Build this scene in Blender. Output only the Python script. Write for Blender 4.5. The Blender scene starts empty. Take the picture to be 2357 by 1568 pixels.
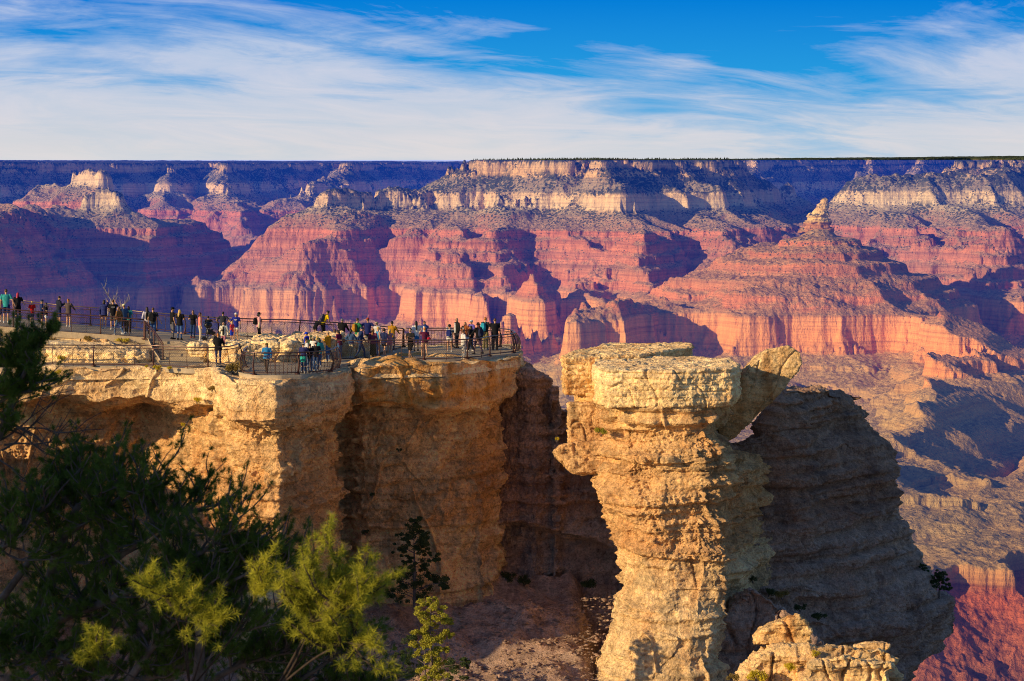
import bpy, bmesh, math, random, os
import numpy as np
from mathutils import Vector, Matrix
DEV = float(os.environ.get('DEVQ', '1'))      # mesh density, 1 = final
SKIP = ''
random.seed(7); rng = np.random.default_rng(7)
F = 1900.0; HY = 196.0          # focal length in px of a 1024 px wide frame, level line of the eye
scene = bpy.context.scene
COL = scene.collection
def PX(px, Y): return (px-512.0)/F*Y
def PZ(py, Y): return (HY-py)/F*Y
def P(px, py, Y): return (PX(px, Y), Y, PZ(py, Y))
def on(px, py, Z):              # the point of level ground Z seen at px, py
    Y = Z*F/(HY-py); return (PX(px, Y), Y, Z)
def tag(o, label=None, cat=None, group=None, kind=None):
    if label: o['label'] = label
    if cat: o['category'] = cat
    if group: o['group'] = group
    if kind: o['kind'] = kind
    return o
def empty(name, loc=(0,0,0), rz=0, label=None, cat=None, group=None):
    o = bpy.data.objects.new(name, None); COL.objects.link(o)
    o.location = loc; o.rotation_euler = (0,0,rz); o.empty_display_size = .2
    return tag(o, label, cat, group)
def link(name, me, mat=None, parent=None, loc=None, rz=0):
    o = bpy.data.objects.new(name, me); COL.objects.link(o)
    if mat is not None:
        me.materials.clear(); me.materials.append(mat)
    if parent is not None: o.parent = parent
    if loc is not None: o.location = loc
    if rz: o.rotation_euler = (0,0,rz)
    return o
def mesh_np(name, v, f, smooth=True):
    me = bpy.data.meshes.new(name)
    v = np.asarray(v, dtype=np.float32).reshape(-1,3); f = np.asarray(f, dtype=np.int32)
    me.vertices.add(len(v)); me.vertices.foreach_set('co', v.ravel())
    n, k = f.shape
    me.loops.add(n*k); me.loops.foreach_set('vertex_index', f.ravel())
    me.polygons.add(n); me.polygons.foreach_set('loop_start', np.arange(0, n*k, k, dtype=np.int32))
    me.polygons.foreach_set('loop_total', np.full(n, k, dtype=np.int32))
    if smooth: me.polygons.foreach_set('use_smooth', np.ones(n, dtype=bool))
    me.update(calc_edges=True)
    return me
def grid_faces(nr, nc, flip=False):
    i = np.arange(nr-1)[:,None]*nc + np.arange(nc-1)[None,:]
    q = np.stack([i, i+1, i+nc+1, i+nc], -1).reshape(-1,4)
    return q[:, ::-1] if flip else q
# ---------- vectorised gradient noise ----------
_pr = np.random.default_rng(3).permutation(256).astype(np.int32); _pr = np.concatenate([_pr,_pr,_pr[:2]])
_g3 = np.random.default_rng(5).normal(size=(256,3)).astype(np.float32); _g3 /= np.linalg.norm(_g3,axis=1)[:,None]
_a = np.random.default_rng(6).random(256).astype(np.float32)*2*np.pi
_g2 = np.stack([np.cos(_a), np.sin(_a)],1).astype(np.float32)
def noise2(x, y):
    xi = np.floor(x); yi = np.floor(y); xf = (x-xi).astype(np.float32); yf = (y-yi).astype(np.float32)
    xi = xi.astype(np.int32)&255; yi = yi.astype(np.int32)&255
    u = xf*xf*xf*(xf*(xf*6-15)+10); v = yf*yf*yf*(yf*(yf*6-15)+10)
    def g(ix, iy, dx, dy):
        h = _pr[_pr[ix]+iy]; return _g2[h,0]*dx + _g2[h,1]*dy
    a = g(xi,yi,xf,yf); b = g(xi+1&255,yi,xf-1,yf); c = g(xi,yi+1&255,xf,yf-1); d = g(xi+1&255,yi+1&255,xf-1,yf-1)
    return 1.5*((a*(1-u)+b*u)*(1-v)+(c*(1-u)+d*u)*v)
def noise3(x, y, z):
    x, y, z = np.broadcast_arrays(x, y, z)
    xi = np.floor(x); yi = np.floor(y); zi = np.floor(z)
    xf = (x-xi).astype(np.float32); yf = (y-yi).astype(np.float32); zf = (z-zi).astype(np.float32)
    xi = xi.astype(np.int32)&255; yi = yi.astype(np.int32)&255; zi = zi.astype(np.int32)&255
    fd = lambda t: t*t*t*(t*(t*6-15)+10)
    u, v, w = fd(xf), fd(yf), fd(zf); out = 0
    for a in (0,1):
        for b in (0,1):
            for c in (0,1):
                g = _g3[_pr[_pr[_pr[(xi+a)&255]+((yi+b)&255)]+((zi+c)&255)]]
                out = out + (g[...,0]*(xf-a)+g[...,1]*(yf-b)+g[...,2]*(zf-c))*(u if a else 1-u)*(v if b else 1-v)*(w if c else 1-w)
    return out*1.6
def fbm3(x, y, z, s, oct=4, gain=.5, off=0):
    r = 0; a = 1.0
    for i in range(oct):
        r = r + a*noise3(x/s+off+i*17.3, y/s-off+i*5.1, z/s+i*9.7); s /= 2.03; a *= gain
    return r
def fbm2(x, y, s, oct=4, gain=.5, off=0):
    r = 0; a = 1.0
    for i in range(oct):
        r = r + a*noise2(x/s+off+i*17.3, y/s-off+i*5.1); s /= 2.03; a *= gain
    return r
def sstep(a, b, x):
    t = np.clip((x-a)/(b-a), 0, 1); return t*t*(3-2*t)
# ---------- materials ----------
class NT:
    def __init__(s, name):
        s.m = bpy.data.materials.new(name); s.m.use_nodes = True; s.t = s.m.node_tree; s.t.nodes.clear(); s.t.links
    def n(s, typ, **k):
        nd = s.t.nodes.new(typ)
        for a, b in k.items():
            if a.startswith('i_'):
                key = a[2:]; key = int(key) if key.isdigit() else key.replace('_',' ')
                nd.inputs[key].default_value = b
            else: setattr(nd, a, b)
        return nd
    def l(s, a, b): s.t.links.new(a, b)
    def math(s, op, a, b=None, c=None, clamp=False):
        nd = s.t.nodes.new('ShaderNodeMath'); nd.operation = op; nd.use_clamp = clamp
        for i, v in enumerate((a,b,c)):
            if v is None: continue
            if isinstance(v,(int,float)): nd.inputs[i].default_value = v
            else: s.l(v, nd.inputs[i])
        return nd.outputs[0]
    def pos(s): return s.n('ShaderNodeNewGeometry').outputs['Position']
    def mapv(s, vec, scale=(1,1,1), loc=(0,0,0), rot=(0,0,0)):
        nd = s.n('ShaderNodeMapping'); s.l(vec, nd.inputs[0]); nd.inputs['Scale'].default_value = scale
        nd.inputs['Location'].default_value = loc; nd.inputs['Rotation'].default_value = rot; return nd.outputs[0]
    def noise(s, vec, scale, detail=4, rough=.55, dist=0, out=0):
        nd = s.n('ShaderNodeTexNoise'); s.l(vec, nd.inputs['Vector']); nd.inputs['Scale'].default_value = scale
        nd.inputs['Detail'].default_value = detail; nd.inputs['Roughness'].default_value = rough; nd.inputs['Distortion'].default_value = dist
        return nd.outputs[out]
    def voro(s, vec, scale, feature='F1', out=0, rand=1):
        nd = s.n('ShaderNodeTexVoronoi', feature=feature); s.l(vec, nd.inputs['Vector']); nd.inputs['Scale'].default_value = scale
        nd.inputs['Randomness'].default_value = rand; return nd.outputs[out]
    def ramp(s, fac, stops, interp='LINEAR'):
        nd = s.n('ShaderNodeValToRGB'); cr = nd.color_ramp; cr.interpolation = interp
        while len(cr.elements) < len(stops): cr.elements.new(1.0)
        for e, (p, c) in zip(cr.elements, stops):
            e.position = p; e.color = (*c, 1) if not isinstance(c,(int,float)) else (c,c,c,1)
        s.l(fac, nd.inputs[0]); return nd.outputs[0]
    def mix(s, fac, a, b, blend='MIX'):
        nd = s.n('ShaderNodeMix', data_type='RGBA', blend_type=blend)
        for inp, v in ((nd.inputs[0],fac),(nd.inputs[6],a),(nd.inputs[7],b)):
            if isinstance(v,(int,float)): inp.default_value = v
            elif isinstance(v,(tuple,list)): inp.default_value = (*v,1)
            else: s.l(v, inp)
        return nd.outputs[2]
    def maprange(s, v, a, b, c=0, d=1):
        nd = s.n('ShaderNodeMapRange'); s.l(v, nd.inputs[0])
        for i, q in enumerate((a,b,c,d)): nd.inputs[i+1].default_value = q
        return nd.outputs[0]
    def bump(s, h, strength, dist, prev=None):
        nd = s.n('ShaderNodeBump'); s.l(h, nd.inputs['Height']); nd.inputs['Strength'].default_value = strength
        nd.inputs['Distance'].default_value = dist
        if prev is not None: s.l(prev, nd.inputs['Normal'])
        return nd.outputs[0]
    def out(s, col, rough=.9, normal=None, spec=.1, metal=0, trans=0):
        b = s.n('ShaderNodeBsdfPrincipled'); o = s.n('ShaderNodeOutputMaterial'); s.l(b.outputs[0], o.inputs[0])
        if isinstance(col, tuple): b.inputs['Base Color'].default_value = (*col,1)
        else: s.l(col, b.inputs['Base Color'])
        if isinstance(rough,(int,float)): b.inputs['Roughness'].default_value = rough
        else: s.l(rough, b.inputs['Roughness'])
        b.inputs['Specular IOR Level'].default_value = spec; b.inputs['Metallic'].default_value = metal
        if normal is not None: s.l(normal, b.inputs['Normal'])
        if trans: b.inputs['Subsurface Weight'].default_value = trans
        return s.m
_mc = {}
def simple(name, col, rough=.8, var=.25, scale=8.0, spec=.15, metal=0, bump=0.0):
    key = (name,)
    if key in _mc: return _mc[key]
    t = NT(name); tc = t.n('ShaderNodeTexCoord').outputs['Object']
    nz = t.noise(tc, scale, 4, .6)
    c = t.mix(t.maprange(nz,.3,.7), tuple(x*(1-var) for x in col), tuple(min(1,x*(1+var)) for x in col))
    nr = t.bump(nz, .5, bump) if bump else None
    _mc[key] = t.out(c, rough, nr, spec, metal); return _mc[key]
# ---------- camera ----------
cam = bpy.data.cameras.new('camera'); camo = bpy.data.objects.new('camera', cam); COL.objects.link(camo)
camo.rotation_euler = (math.radians(90),0,0); cam.sensor_width = 36; cam.lens = 36*F/1024
cam.shift_y = -(681/2-HY)/1024; cam.clip_start = .5; cam.clip_end = 80000
cam.dof.use_dof = True; cam.dof.focus_distance = 98; cam.dof.aperture_fstop = 8
scene.camera = camo
# ---------- sun and sky ----------
SUN_EL = math.radians(15.5); SUN_AZ = math.radians(31)      # behind-left of the camera
sd = Vector((-math.cos(SUN_AZ)*math.cos(SUN_EL), -math.sin(SUN_AZ)*math.cos(SUN_EL), math.sin(SUN_EL)))
sl = bpy.data.lights.new('sun','SUN'); sl.energy = 5.0; sl.angle = math.radians(.5); sl.color = (1,.73,.38)
so = bpy.data.objects.new('sun', sl); COL.objects.link(so); so.rotation_euler = sd.to_track_quat('Z','Y').to_euler(); so.location = (0,0,50)
w = bpy.data.worlds.new('World'); scene.world = w; w.use_nodes = True
def build_world():
    t = NT.__new__(NT); t.t = w.node_tree; t.t.nodes.clear()
    sky = t.n('ShaderNodeTexSky', sky_type='NISHITA', sun_disc=False); sky.sun_elevation = SUN_EL
    sky.sun_rotation = math.atan2(sd.x, sd.y); sky.air_density = 1; sky.dust_density = .4; sky.ozone_density = 2.0
    d = t.n('ShaderNodeTexCoord').outputs['Generated']
    sp = t.n('ShaderNodeSeparateXYZ'); t.l(d, sp.inputs[0]); x,y,z = sp.outputs
    # direction on the sky as (azimuth slope, elevation slope) ahead of the viewpoint
    yy = t.math('MAXIMUM', y, .05)
    a = t.math('DIVIDE', x, yy); e = t.math('DIVIDE', z, yy)
    cx = t.n('ShaderNodeCombineXYZ'); t.l(a, cx.inputs[0]); t.l(e, cx.inputs[1]); v = cx.outputs[0]
    # low sky colours (behind the clouds) by elevation
    blue = t.ramp(t.math('MULTIPLY', e, 8.0), [(0,(.38,.55,.72)),(.25,(.16,.46,.76)),(.5,(.02,.33,.74)),(.85,(.0,.20,.68)),(1,(.0,.16,.60))])
    # streaked veils: strongly stretched, tilted slightly down to the right
    warp = t.n('ShaderNodeTexNoise'); t.l(t.mapv(v,(3,9,1)), warp.inputs['Vector']); warp.inputs['Scale'].default_value = 1; warp.inputs['Detail'].default_value = 4
    wv = t.n('ShaderNodeVectorMath', operation='MULTIPLY_ADD'); t.l(warp.outputs[1], wv.inputs[0]); wv.inputs[1].default_value = (.10,.035,0); t.l(v, wv.inputs[2]); v2 = wv.outputs[0]
    rot = t.mapv(v2, (1,1,1), rot=(0,0,math.radians(7))); rot2 = t.mapv(v2, (1,1,1), rot=(0,0,math.radians(3)), loc=(.3,.2,0))
    n1 = t.noise(t.mapv(rot, (4.2,26,1)), 1, 10, .60, .5)
    n2 = t.noise(t.mapv(rot2, (11,85,1)), 1, 9, .66, .8)
    n3 = t.noise(t.mapv(v, (3.0,11,1), loc=(7.3,4.1,0), rot=(0,0,math.radians(6))), 1, 3, .5, .6)
    s = t.math('ADD', t.math('MULTIPLY', n1, 1.15), t.math('MULTIPLY', n2, .62))
    s = t.math('ADD', s, t.math('MULTIPLY', n3, 1.05))
    # denser low down and to the left, clear at the top right
    bias = t.math('SUBTRACT', t.math('MULTIPLY', e, -6.2), t.math('MULTIPLY', a, .30))
    s = t.math('ADD', t.math('ADD', s, bias), -.385)
    m = t.ramp(s, [(0,0.0),(.42,0.0),(.56,.30),(.74,.78),(1,.97)])
    cc = t.ramp(t.math('MULTIPLY', e, 8.0), [(0,(.60,.68,.74)),(.2,(.72,.70,.70)),(.5,(.66,.68,.76)),(1,(.52,.64,.84))])
    cc = t.mix(t.maprange(n2,.35,.7), cc, t.mix(1.0, cc, (1.12,1.04,1.02), 'MULTIPLY'))
    cc = t.mix(t.maprange(n3,.45,.75), cc, t.mix(1.0, cc, (.80,.90,.99), 'MULTIPLY'))
    low = t.mix(m, blue, cc)
    b1 = t.n('ShaderNodeBackground'); t.l(t.mix(1.0, sky.outputs[0], (.72,.92,1.28), 'MULTIPLY'), b1.inputs[0]); b1.inputs[1].default_value = .092
    b2 = t.n('ShaderNodeBackground'); t.l(low, b2.inputs[0]); b2.inputs[1].default_value = 1.0
    # painted low sky only ahead and near the horizon; Nishita dome elsewhere
    k = t.math('MULTIPLY', t.maprange(z, .13,.24,1,0), t.maprange(y, .2,.5,0,1))
    mx = t.n('ShaderNodeMixShader'); t.l(k, mx.inputs[0]); t.l(b1.outputs[0], mx.inputs[1]); t.l(b2.outputs[0], mx.inputs[2])
    o = t.n('ShaderNodeOutputWorld'); t.l(mx.outputs[0], o.inputs[0])
build_world()
scene.view_settings.view_transform = 'Standard'; scene.view_settings.look = 'None'; scene.view_settings.exposure = 0
scene.cycles.filter_width = 1.0; scene.cycles.use_denoising = True; scene.cycles.denoiser = 'OPENIMAGEDENOISE'; scene.cycles.denoising_prefilter = 'NONE'; scene.cycles.denoising_input_passes = 'RGB_ALBEDO_NORMAL'; scene.cycles.max_bounces = 5; scene.cycles.diffuse_bounces = 2; scene.cycles.transparent_max_bounces = 24
scene.cycles.volume_bounces = 0; scene.cycles.sample_clamp_indirect = 4
# =====================================================================
# THE CANYON: rock beds at fixed levels, eroded outward from ridge lines
# =====================================================================
DIP = .019
SD = np.array([-4000,0,14,34,178,186,214,500,   512,560,572,620,630,700,714,760,774,860, 876,900,  1004, 1022,1130,1138,1330,1338,1560,1900,1922,2350,5000.])
SR = np.array([ 25,  0,-55,-112,-208,-225,-330,-434, -478,-498,-545,-565,-610,-632,-690,-706,-745,-775, -885,-965, -1000,-1026,-1062,-1088,-1128,-1152,-1178,-1200,-1270,-1450,-1560.])
def dinv(r): return float(np.interp(-r, -SR, SD))
def rr(py, Yk): return -(py-160)*Yk*1000/F     # bed level of a crest seen at py at distance Yk km
RID = []    # (ax,ay,bx,by,d0a,d0b,rad)
def ridge(pts, rad=60, k=1.0):
    # pts: (px, Ykm, r)
    for (p0,y0,r0),(p1,y1,r1) in zip(pts, pts[1:]):
        RID.append((PX(p0,y0*1000), y0*1000, PX(p1,y1*1000), y1*1000, dinv(r0), dinv(r1), rad, k))
RW = -772; SU = -434
# north rim plateau: its wall runs away to the right, so it faces away from the sun
ridge([(1060,20.5,0),(1300,18.5,0)], 900)
ridge([(150,19.0,0),(163,17.6,-100),(168,17.0,-235),(166,16.4,-420)], 20)
ridge([(215,19.2,0),(222,17.6,-90),(226,17.0,-215),(236,16.0,-430),(248,15.2,-640),(256,14.8,-760)], 35)
ridge([(352,20.3,0),(348,18.8,-30),(325,17.4,-240),(285,16.4,-360)], 30)
ridge([(770,20.6,0),(752,18.2,-90),(742,17.4,-235)], 40)
ridge([(880,21.2,0),(870,19.6,-60),(858,18.6,-235)], 40)
ridge([(940,21.2,0),(930,19.4,-60),(915,18.2,-230)], 40)
# left temples
ridge([(-30,13.9,-460),(0,13.9,-500),(38,14.0,-420),(52,14.0,-345),(85,13.9,-244),(104,13.8,-320),(125,13.8,-430),(150,13.7,-500),(200,13.5,-720)], 6, 1.1)
ridge([(102,12.25,rr(201,12.25)),(110,12.2,rr(205,12.2))], 22)
ridge([(80,12.15,-330),(102,12.25,-250),(118,12.3,-330)], 10)
ridge([(-160,10.2,SU),(-40,11.1,SU),(50,11.85,SU),(110,12.3,SU),(170,12.75,SU),(186,12.95,SU)], 150)
ridge([(28,11.5,-560),(40,11.2,-740),(55,10.9,-960)], 10)
ridge([(145,12.3,-600),(170,11.9,-780),(185,11.6,-960)], 10)
# central mesa
ridge([(470,12.75,-30),(520,12.75,-32),(560,12.6,-28),(610,12.5,-24),(655,12.55,-22),(700,12.8,-24),(705,14.5,-8),(690,18.0,0)], 130)
ridge([(560,12.6,-30),(575,13.6,-22),(650,15,-18)], 300)
ridge([(612,12.5,0),(606,12.15,-20)], 60)
ridge([(700,12.8,-40),(736,13.7,-100),(768,14.4,-215),(792,14.5,-330),(800,14.4,-520)], 40)
ridge([(470,12.75,-15),(440,12.6,-190),(402,12.5,-188),(392,12.45,-235),(366,12.35,-330),(345,12.3,-240),(336,12.2,-225),(322,12.15,-330),(290,12.0,-395),(262,11.9,-440),(232,11.8,-600),(213,11.7,-690)], 14)
ridge([(520,12.5,-208),(505,12.2,-208)], 90)
ridge([(618,12.2,-205),(610,11.95,-208)], 130)
ridge([(655,12.3,-205),(690,12.3,-208),(708,12.35,-212)], 110)
ridge([(505,12.2,-330),(500,11.7,-440),(505,11.4,-560),(520,10.9,RW),(545,10.5,RW-10)], 60)
ridge([(620,11.9,-330),(628,11.5,-440),(640,11.2,-500),(650,10.9,-650),(655,10.3,RW),(675,10.0,RW)], 80)
ridge([(420,12.3,-340),(410,11.95,-440),(395,11.75,-640),(375,11.7,RW),(350,11.6,RW)], 90)
ridge([(345,12.1,-350),(335,11.85,-440),(310,11.7,-560)], 60)
ridge([(300,12.0,-440),(285,11.75,-560),(255,11.9,RW)], 60)
ridge([(460,12.2,-350),(455,11.75,-445),(450,11.35,-650),(462,11.0,RW),(478,10.8,RW-5)], 70)
ridge([(560,12.2,-335),(565,11.7,-440),(575,11.4,-600),(590,11.0,RW),(600,10.6,RW-20),(612,10.2,-880)], 50)
ridge([(700,12.2,-335),(720,11.8,-470),(730,11.3,-600),(700,10.8,RW)], 70)
ridge([(675,9.9,RW),(640,9.7,-800),(600,9.35,rr(336,9.35)),(560,9.1,rr(350,9.1))], 60)
# the pyramid with its leaning cap
ridge([(700,9.75,RW),(668,9.75,RW),(650,9.8,RW)], 60)
ridge([(880,9.7,RW+20),(915,9.35,RW),(965,8.95,RW),(985,8.85,RW)], 90)
# right hand mesa and spurs
ridge([(872,13.1,-178),(896,12.9,-172),(940,12.9,-170),(985,12.9,-160),(1010,13.3,-120),(1060,14.2,0),(1150,16,0)], 150)
ridge([(1060,14.2,-30),(1010,14.0,-60),(965,13.9,-90),(930,14.3,-208)], 70)
ridge([(872,12.9,-340),(866,12.4,-440)], 50)
ridge([(900,12.6,-345),(905,12.1,-440),(925,11.8,-600)], 80)
ridge([(960,12.6,-345),(975,12.0,-440),(985,11.5,-500),(1000,11.0,-640),(1010,10.5,RW)], 80)
ridge([(1050,12.3,-440),(1060,11.5,-600),(1050,10.8,RW),(1070,10.2,RW)], 120)
# the near lower ridges on the right
ridge([(1140,9.4,-900),(1060,9.0,-962),(975,8.8,-968),(945,8.5,-970),(920,8.0,-978),(900,7.5,-1000),(886,7.0,-1031),(880,6.6,-1090),(882,6.3,-1150)], 30)
ridge([(930,6.6,-1190),(1000,6.6,-1190),(1060,6.4,-1190)], 150)
ridge([(925,6.15,-1268),(940,5.8,-1310),(965,5.2,-1480)], 12)
ridge([(1010,6.1,-1270),(1030,5.6,-1400)], 12)
ridge([(560,9.1,-960),(590,8.4,-1120),(620,8,-1180)], 80)
ridge([(520,9.6,-930),(500,9.2,-1080)], 50)
def angle_poly(x, y, px, yk, normals):
    cx, cy = PX(px, yk*1000), yk*1000; m = None
    for ang, k in normals:
        v = ((x-cx)*math.cos(math.radians(ang)) + (y-cy)*math.sin(math.radians(ang)))*k
        m = v if m is None else np.maximum(m, v)
    return m
SMD = np.array([-4000,0,178,214,500,870,1004,1330,1560,1922,2350,5000.]); SMR = np.array([25,0,-225,-280,-434,-790,-980,-1120,-1178,-1250,-1450,-1560.])
VAL = [(1150,9.0,-1120),(1060,8.2,-1180),(1012,7.6,-1215),(990,7.15,-1240)]
def canyon_height(x, y):
    wx = x + 75*fbm2(x, y, 900, 3, .5, 3.1); wy = y + 75*fbm2(x, y, 900, 3, .5, 9.7)
    n_a = fbm2(x, y, 520, 2, .5, 1.7)
    D = np.full(x.shape, 4200., dtype=np.float64)
    k = 40.0
    # faceted pyramid: lit faces to the front left, shaded face to the right
    pyr = 300 + np.maximum(angle_poly(wx, wy, 817, 10.31, [(270,.62),(250,.63),(225,.64),(195,.62),(160,.64),(90,.6),(20,.85),(340,.80),(318,.72)])-10, 0)
    tt_ = np.clip((pyr-300)/570, 0, 1); lin = np.interp(363+422*tt_**.80, -SR, SD); pyr = np.where(pyr < 870, .72*lin+.28*pyr, pyr); D = np.minimum(D, pyr)
    # the long far walls run away to the right, so their faces lie in shade
    D = np.minimum(D, angle_poly(wx, wy, 0, 16.1, [(327,1.0)]))
    D = np.minimum(D, angle_poly(wx, wy, 752, 17.6, [(325,1.0),(188,1.0)]))
    D = np.minimum(D, angle_poly(wx, wy, 470, 21.5, [(275,1.0),(180,1.0)]))
    for ax,ay,bx,by,da,db,rad,kk in RID:
        dx, dy = bx-ax, by-ay; L2 = dx*dx+dy*dy+1e-6
        t = np.clip(((wx-ax)*dx+(wy-ay)*dy)/L2, 0, 1)
        ds = np.hypot(wx-ax-t*dx, wy-ay-t*dy) - rad
        v = np.maximum(ds, -400)*kk + da+(db-da)*t
        v = np.where(ds < 0, da+(db-da)*t + ds*.15, v)
        h = np.clip(.5+.5*(D-v)/k, 0, 1); D = D*(1-h)+v*h - k*h*(1-h)
    # alcoves and spurs: billowed noise pushes the bed edges in and out
    near = np.clip(np.hypot(x-PX(825,10000), y-10000)/1500, .26, 1)**1.2; amp = sstep(-150, 500, D)*near; low = sstep(420, 760, D); bb = np.abs(noise2(x/1150+1.3, y/1150+6.2))
    D = D + low*300*(bb-.30)*near
    b = np.abs(noise2(x/430+4.2, y/430+1.1)); b2 = np.abs(noise2(x/190+14.2, y/190+7.1)); b3 = np.abs(noise2(x/80+3.2, y/80+17.1))
    vary = np.clip(.55+1.3*fbm2(x, y, 1800, 2, .5, 21.5), .08, 1.3)
    dn = D + (50*near+130*amp)*(b-.32)*1.3 + (34+10*amp)*(b2-.32)*near*vary + 22*near*vary*(b3-.3) + 15*fbm2(x, y, 60, 4, .6, 2.2)*(.4+.6*near)
    r = np.interp(dn, SD, SR)
    soft = np.clip(.42+.9*fbm2(x, y, 700, 3, .6, 5.5), .08, .85); east = sstep(2200, 2900, x)*sstep(11500, 12200, y); soft = np.maximum(soft, .80*east); soft = np.where(dn > 850, soft*.15, soft); soft = np.where(dn < 30, .1, soft)
    r = r*(1-soft) + np.interp(dn, SMD, SMR)*soft
    # side canyon on the right
    vr = np.full(x.shape, 9999.)
    for (p0,y0,r0),(p1,y1,r1) in zip(VAL, VAL[1:]):
        ax,ay,bx,by = PX(p0,y0*1000),y0*1000,PX(p1,y1*1000),y1*1000; dx,dy = bx-ax,by-ay
        t = np.clip(((wx-ax)*dx+(wy-ay)*dy)/(dx*dx+dy*dy),0,1); vr = np.minimum(vr, r0+(r1-r0)*t + np.hypot(wx-ax-t*dx, wy-ay-t*dy)*.56)
    r = np.where(vr < r, vr+22*np.tanh((r-vr)/60)*np.sin(vr/15.)*.5, r)
    slope_zone = np.clip((-r-990)/100, 0, 1)
    # gullied lower slopes
    gl = np.abs(noise2(x/210+8, y/210+8))*34 + np.abs(noise2(x/80+8, y/80+8))*9
    r = r - gl*slope_zone
    r = r + 2.5*fbm2(x, y, 28, 3, .6) + np.where(r > -5, 5*fbm2(x,y,160,2), 0)
    cone = np.hypot(x-PX(818,10310), y-10310); r = np.where(cone < 700, np.minimum(r, -362-np.maximum(0,cone-20)*.24), r)
    r = r + 130*sstep(-2750,-3000,x)*sstep(15200,14600,y)*sstep(10500,11500,y)
    return r + DIP*y + np.interp(x/y*F+512, [-100,0,300,600,800,1024,1150], [-3.2,-3.2,-3.0,-2.2,.3,2.7,3])*y/F*sstep(15000,17500,y)*sstep(-300,0,r)+ (7*noise2(x/900,y/900)+5*noise2(x/240,y/240))*sstep(-100,0,r)
def canyon_material():
    t = NT('canyon_rock'); p = t.pos()
    sp = t.n('ShaderNodeSeparateXYZ'); t.l(p, sp.inputs[0]); x,y,z = sp.outputs
    r = t.math('SUBTRACT', z, t.math('MULTIPLY', y, DIP))
    off = t.math('MULTIPLY', t.maprange(x,-2750,-3000), t.math('MULTIPLY', t.maprange(y,15200,14600), t.maprange(y,10500,11500))); r = t.math('SUBTRACT', r, t.math('MULTIPLY', off, 130.0))
    wob = t.math('MULTIPLY', t.math('SUBTRACT', t.noise(p, .004, 3), .5), 24)
    rw = t.math('ADD', r, wob)
    fac = t.maprange(rw, -1500, 60)
    q = lambda v: (v+1500)/1560
    stops = [(q(-1500),(.30,.16,.11)),(q(-1300),(.52,.15,.075)),(q(-1272),(.40,.15,.08)),(q(-1262),(.42,.22,.11)),(q(-1200),(.55,.36,.17)),(q(-1190),(.42,.33,.17)),(q(-1080),(.48,.36,.17)),
             (q(-1040),(.58,.40,.16)),(q(-985),(.54,.36,.17)),(q(-962),(.74,.38,.15)),(q(-870),(.82,.42,.18)),(q(-780),(.76,.41,.20)),(q(-768),(.46,.29,.18)),
             (q(-740),(.60,.26,.15)),(q(-690),(.68,.30,.16)),(q(-632),(.46,.25,.15)),(q(-610),(.70,.30,.16)),(q(-565),(.48,.23,.14)),(q(-545),(.70,.30,.15)),
             (q(-498),(.50,.22,.12)),(q(-440),(.70,.28,.14)),(q(-425),(.50,.25,.13)),(q(-350),(.50,.27,.14)),(q(-328),(.60,.45,.22)),(q(-300),(.85,.68,.36)),(q(-215),(.84,.62,.30)),
             (q(-203),(.40,.33,.19)),(q(-118),(.42,.33,.18)),(q(-108),(.82,.55,.22)),(q(-8),(.70,.50,.24)),(q(2),(.05,.065,.035)),(1,(.03,.05,.028))]
    base = t.ramp(fac, stops)
    # thin bedding
    bd = t.noise(t.mapv(p, (.0012,.0012,.085)), 1, 5, .65)
    base = t.mix(.75, base, t.mix(1.0, base, t.ramp(bd, [(.3,(.55,.50,.50)),(.5,(1,1,1)),(.7,(1.25,1.2,1.15))]), 'MULTIPLY'))
    streak = t.noise(t.mapv(p, (.03,.03,.004)), 1, 5, .6)
    base = t.mix(.5, base, t.mix(1.0, base, t.ramp(streak, [(.3,(.6,.55,.55)),(.55,(1,1,1)),(.75,(1.25,1.2,1.2))]), 'MULTIPLY'))
    # talus on slopes
    g = t.n('ShaderNodeNewGeometry'); sn = t.n('ShaderNodeSeparateXYZ'); t.l(g.outputs['Normal'], sn.inputs[0]); nz = sn.outputs[2]
    flat = t.maprange(nz, .62, .86)
    tal = t.ramp(fac, [(q(-1500),(.36,.15,.10)),(q(-1290),(.44,.14,.075)),(q(-1230),(.42,.31,.16)),(q(-980),(.48,.36,.18)),(q(-900),(.50,.33,.19)),(q(-560),(.50,.31,.18)),(q(-440),(.50,.33,.17)),(q(-330),(.48,.40,.21)),(q(-120),(.30,.27,.15)),(q(0),(.06,.07,.04))])
    rub = t.noise(p, .045, 5, .7)
    tal = t.mix(t.maprange(rub,.35,.65), t.mix(1,tal,(.55,.6,.6),'MULTIPLY'), t.mix(1,tal,(1.4,1.35,1.3),'MULTIPLY'))
    col = t.mix(t.math('MULTIPLY', flat, .85), base, tal)
    g2 = t.noise(p, .0006, 2); col = t.mix(t.maprange(g2,.35,.65,0,.5), col, t.mix(1,col,(1.15,.92,.80),'MULTIPLY'))
    col = t.mix(t.maprange(y,10300,11700), t.mix(1,col,(1.12,1.0,.72),'MULTIPLY'), t.mix(1,col,(1.0,.96,.92),'MULTIPLY'))  # warmer near, cooler far: haze difference put into the rock colour
    # scrub: dark dots, thick high up, thin below
    vd = t.voro(p, .055); dens = t.ramp(fac, [(0,.05),(q(-1000),.10),(q(-700),.14),(q(-450),.26),(q(-330),.42),(q(-150),.50),(1,.8)])
    big = t.noise(p, .006, 3); dens = t.math('MULTIPLY', dens, t.maprange(big,.3,.65,.4,1.5))
    dot = t.math('LESS_THAN', vd, dens)
    dot = t.math('MULTIPLY', dot, t.maprange(nz,.25,.6))
    col = t.mix(t.math('MULTIPLY', dot, .88), col, (.055,.075,.04))
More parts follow.
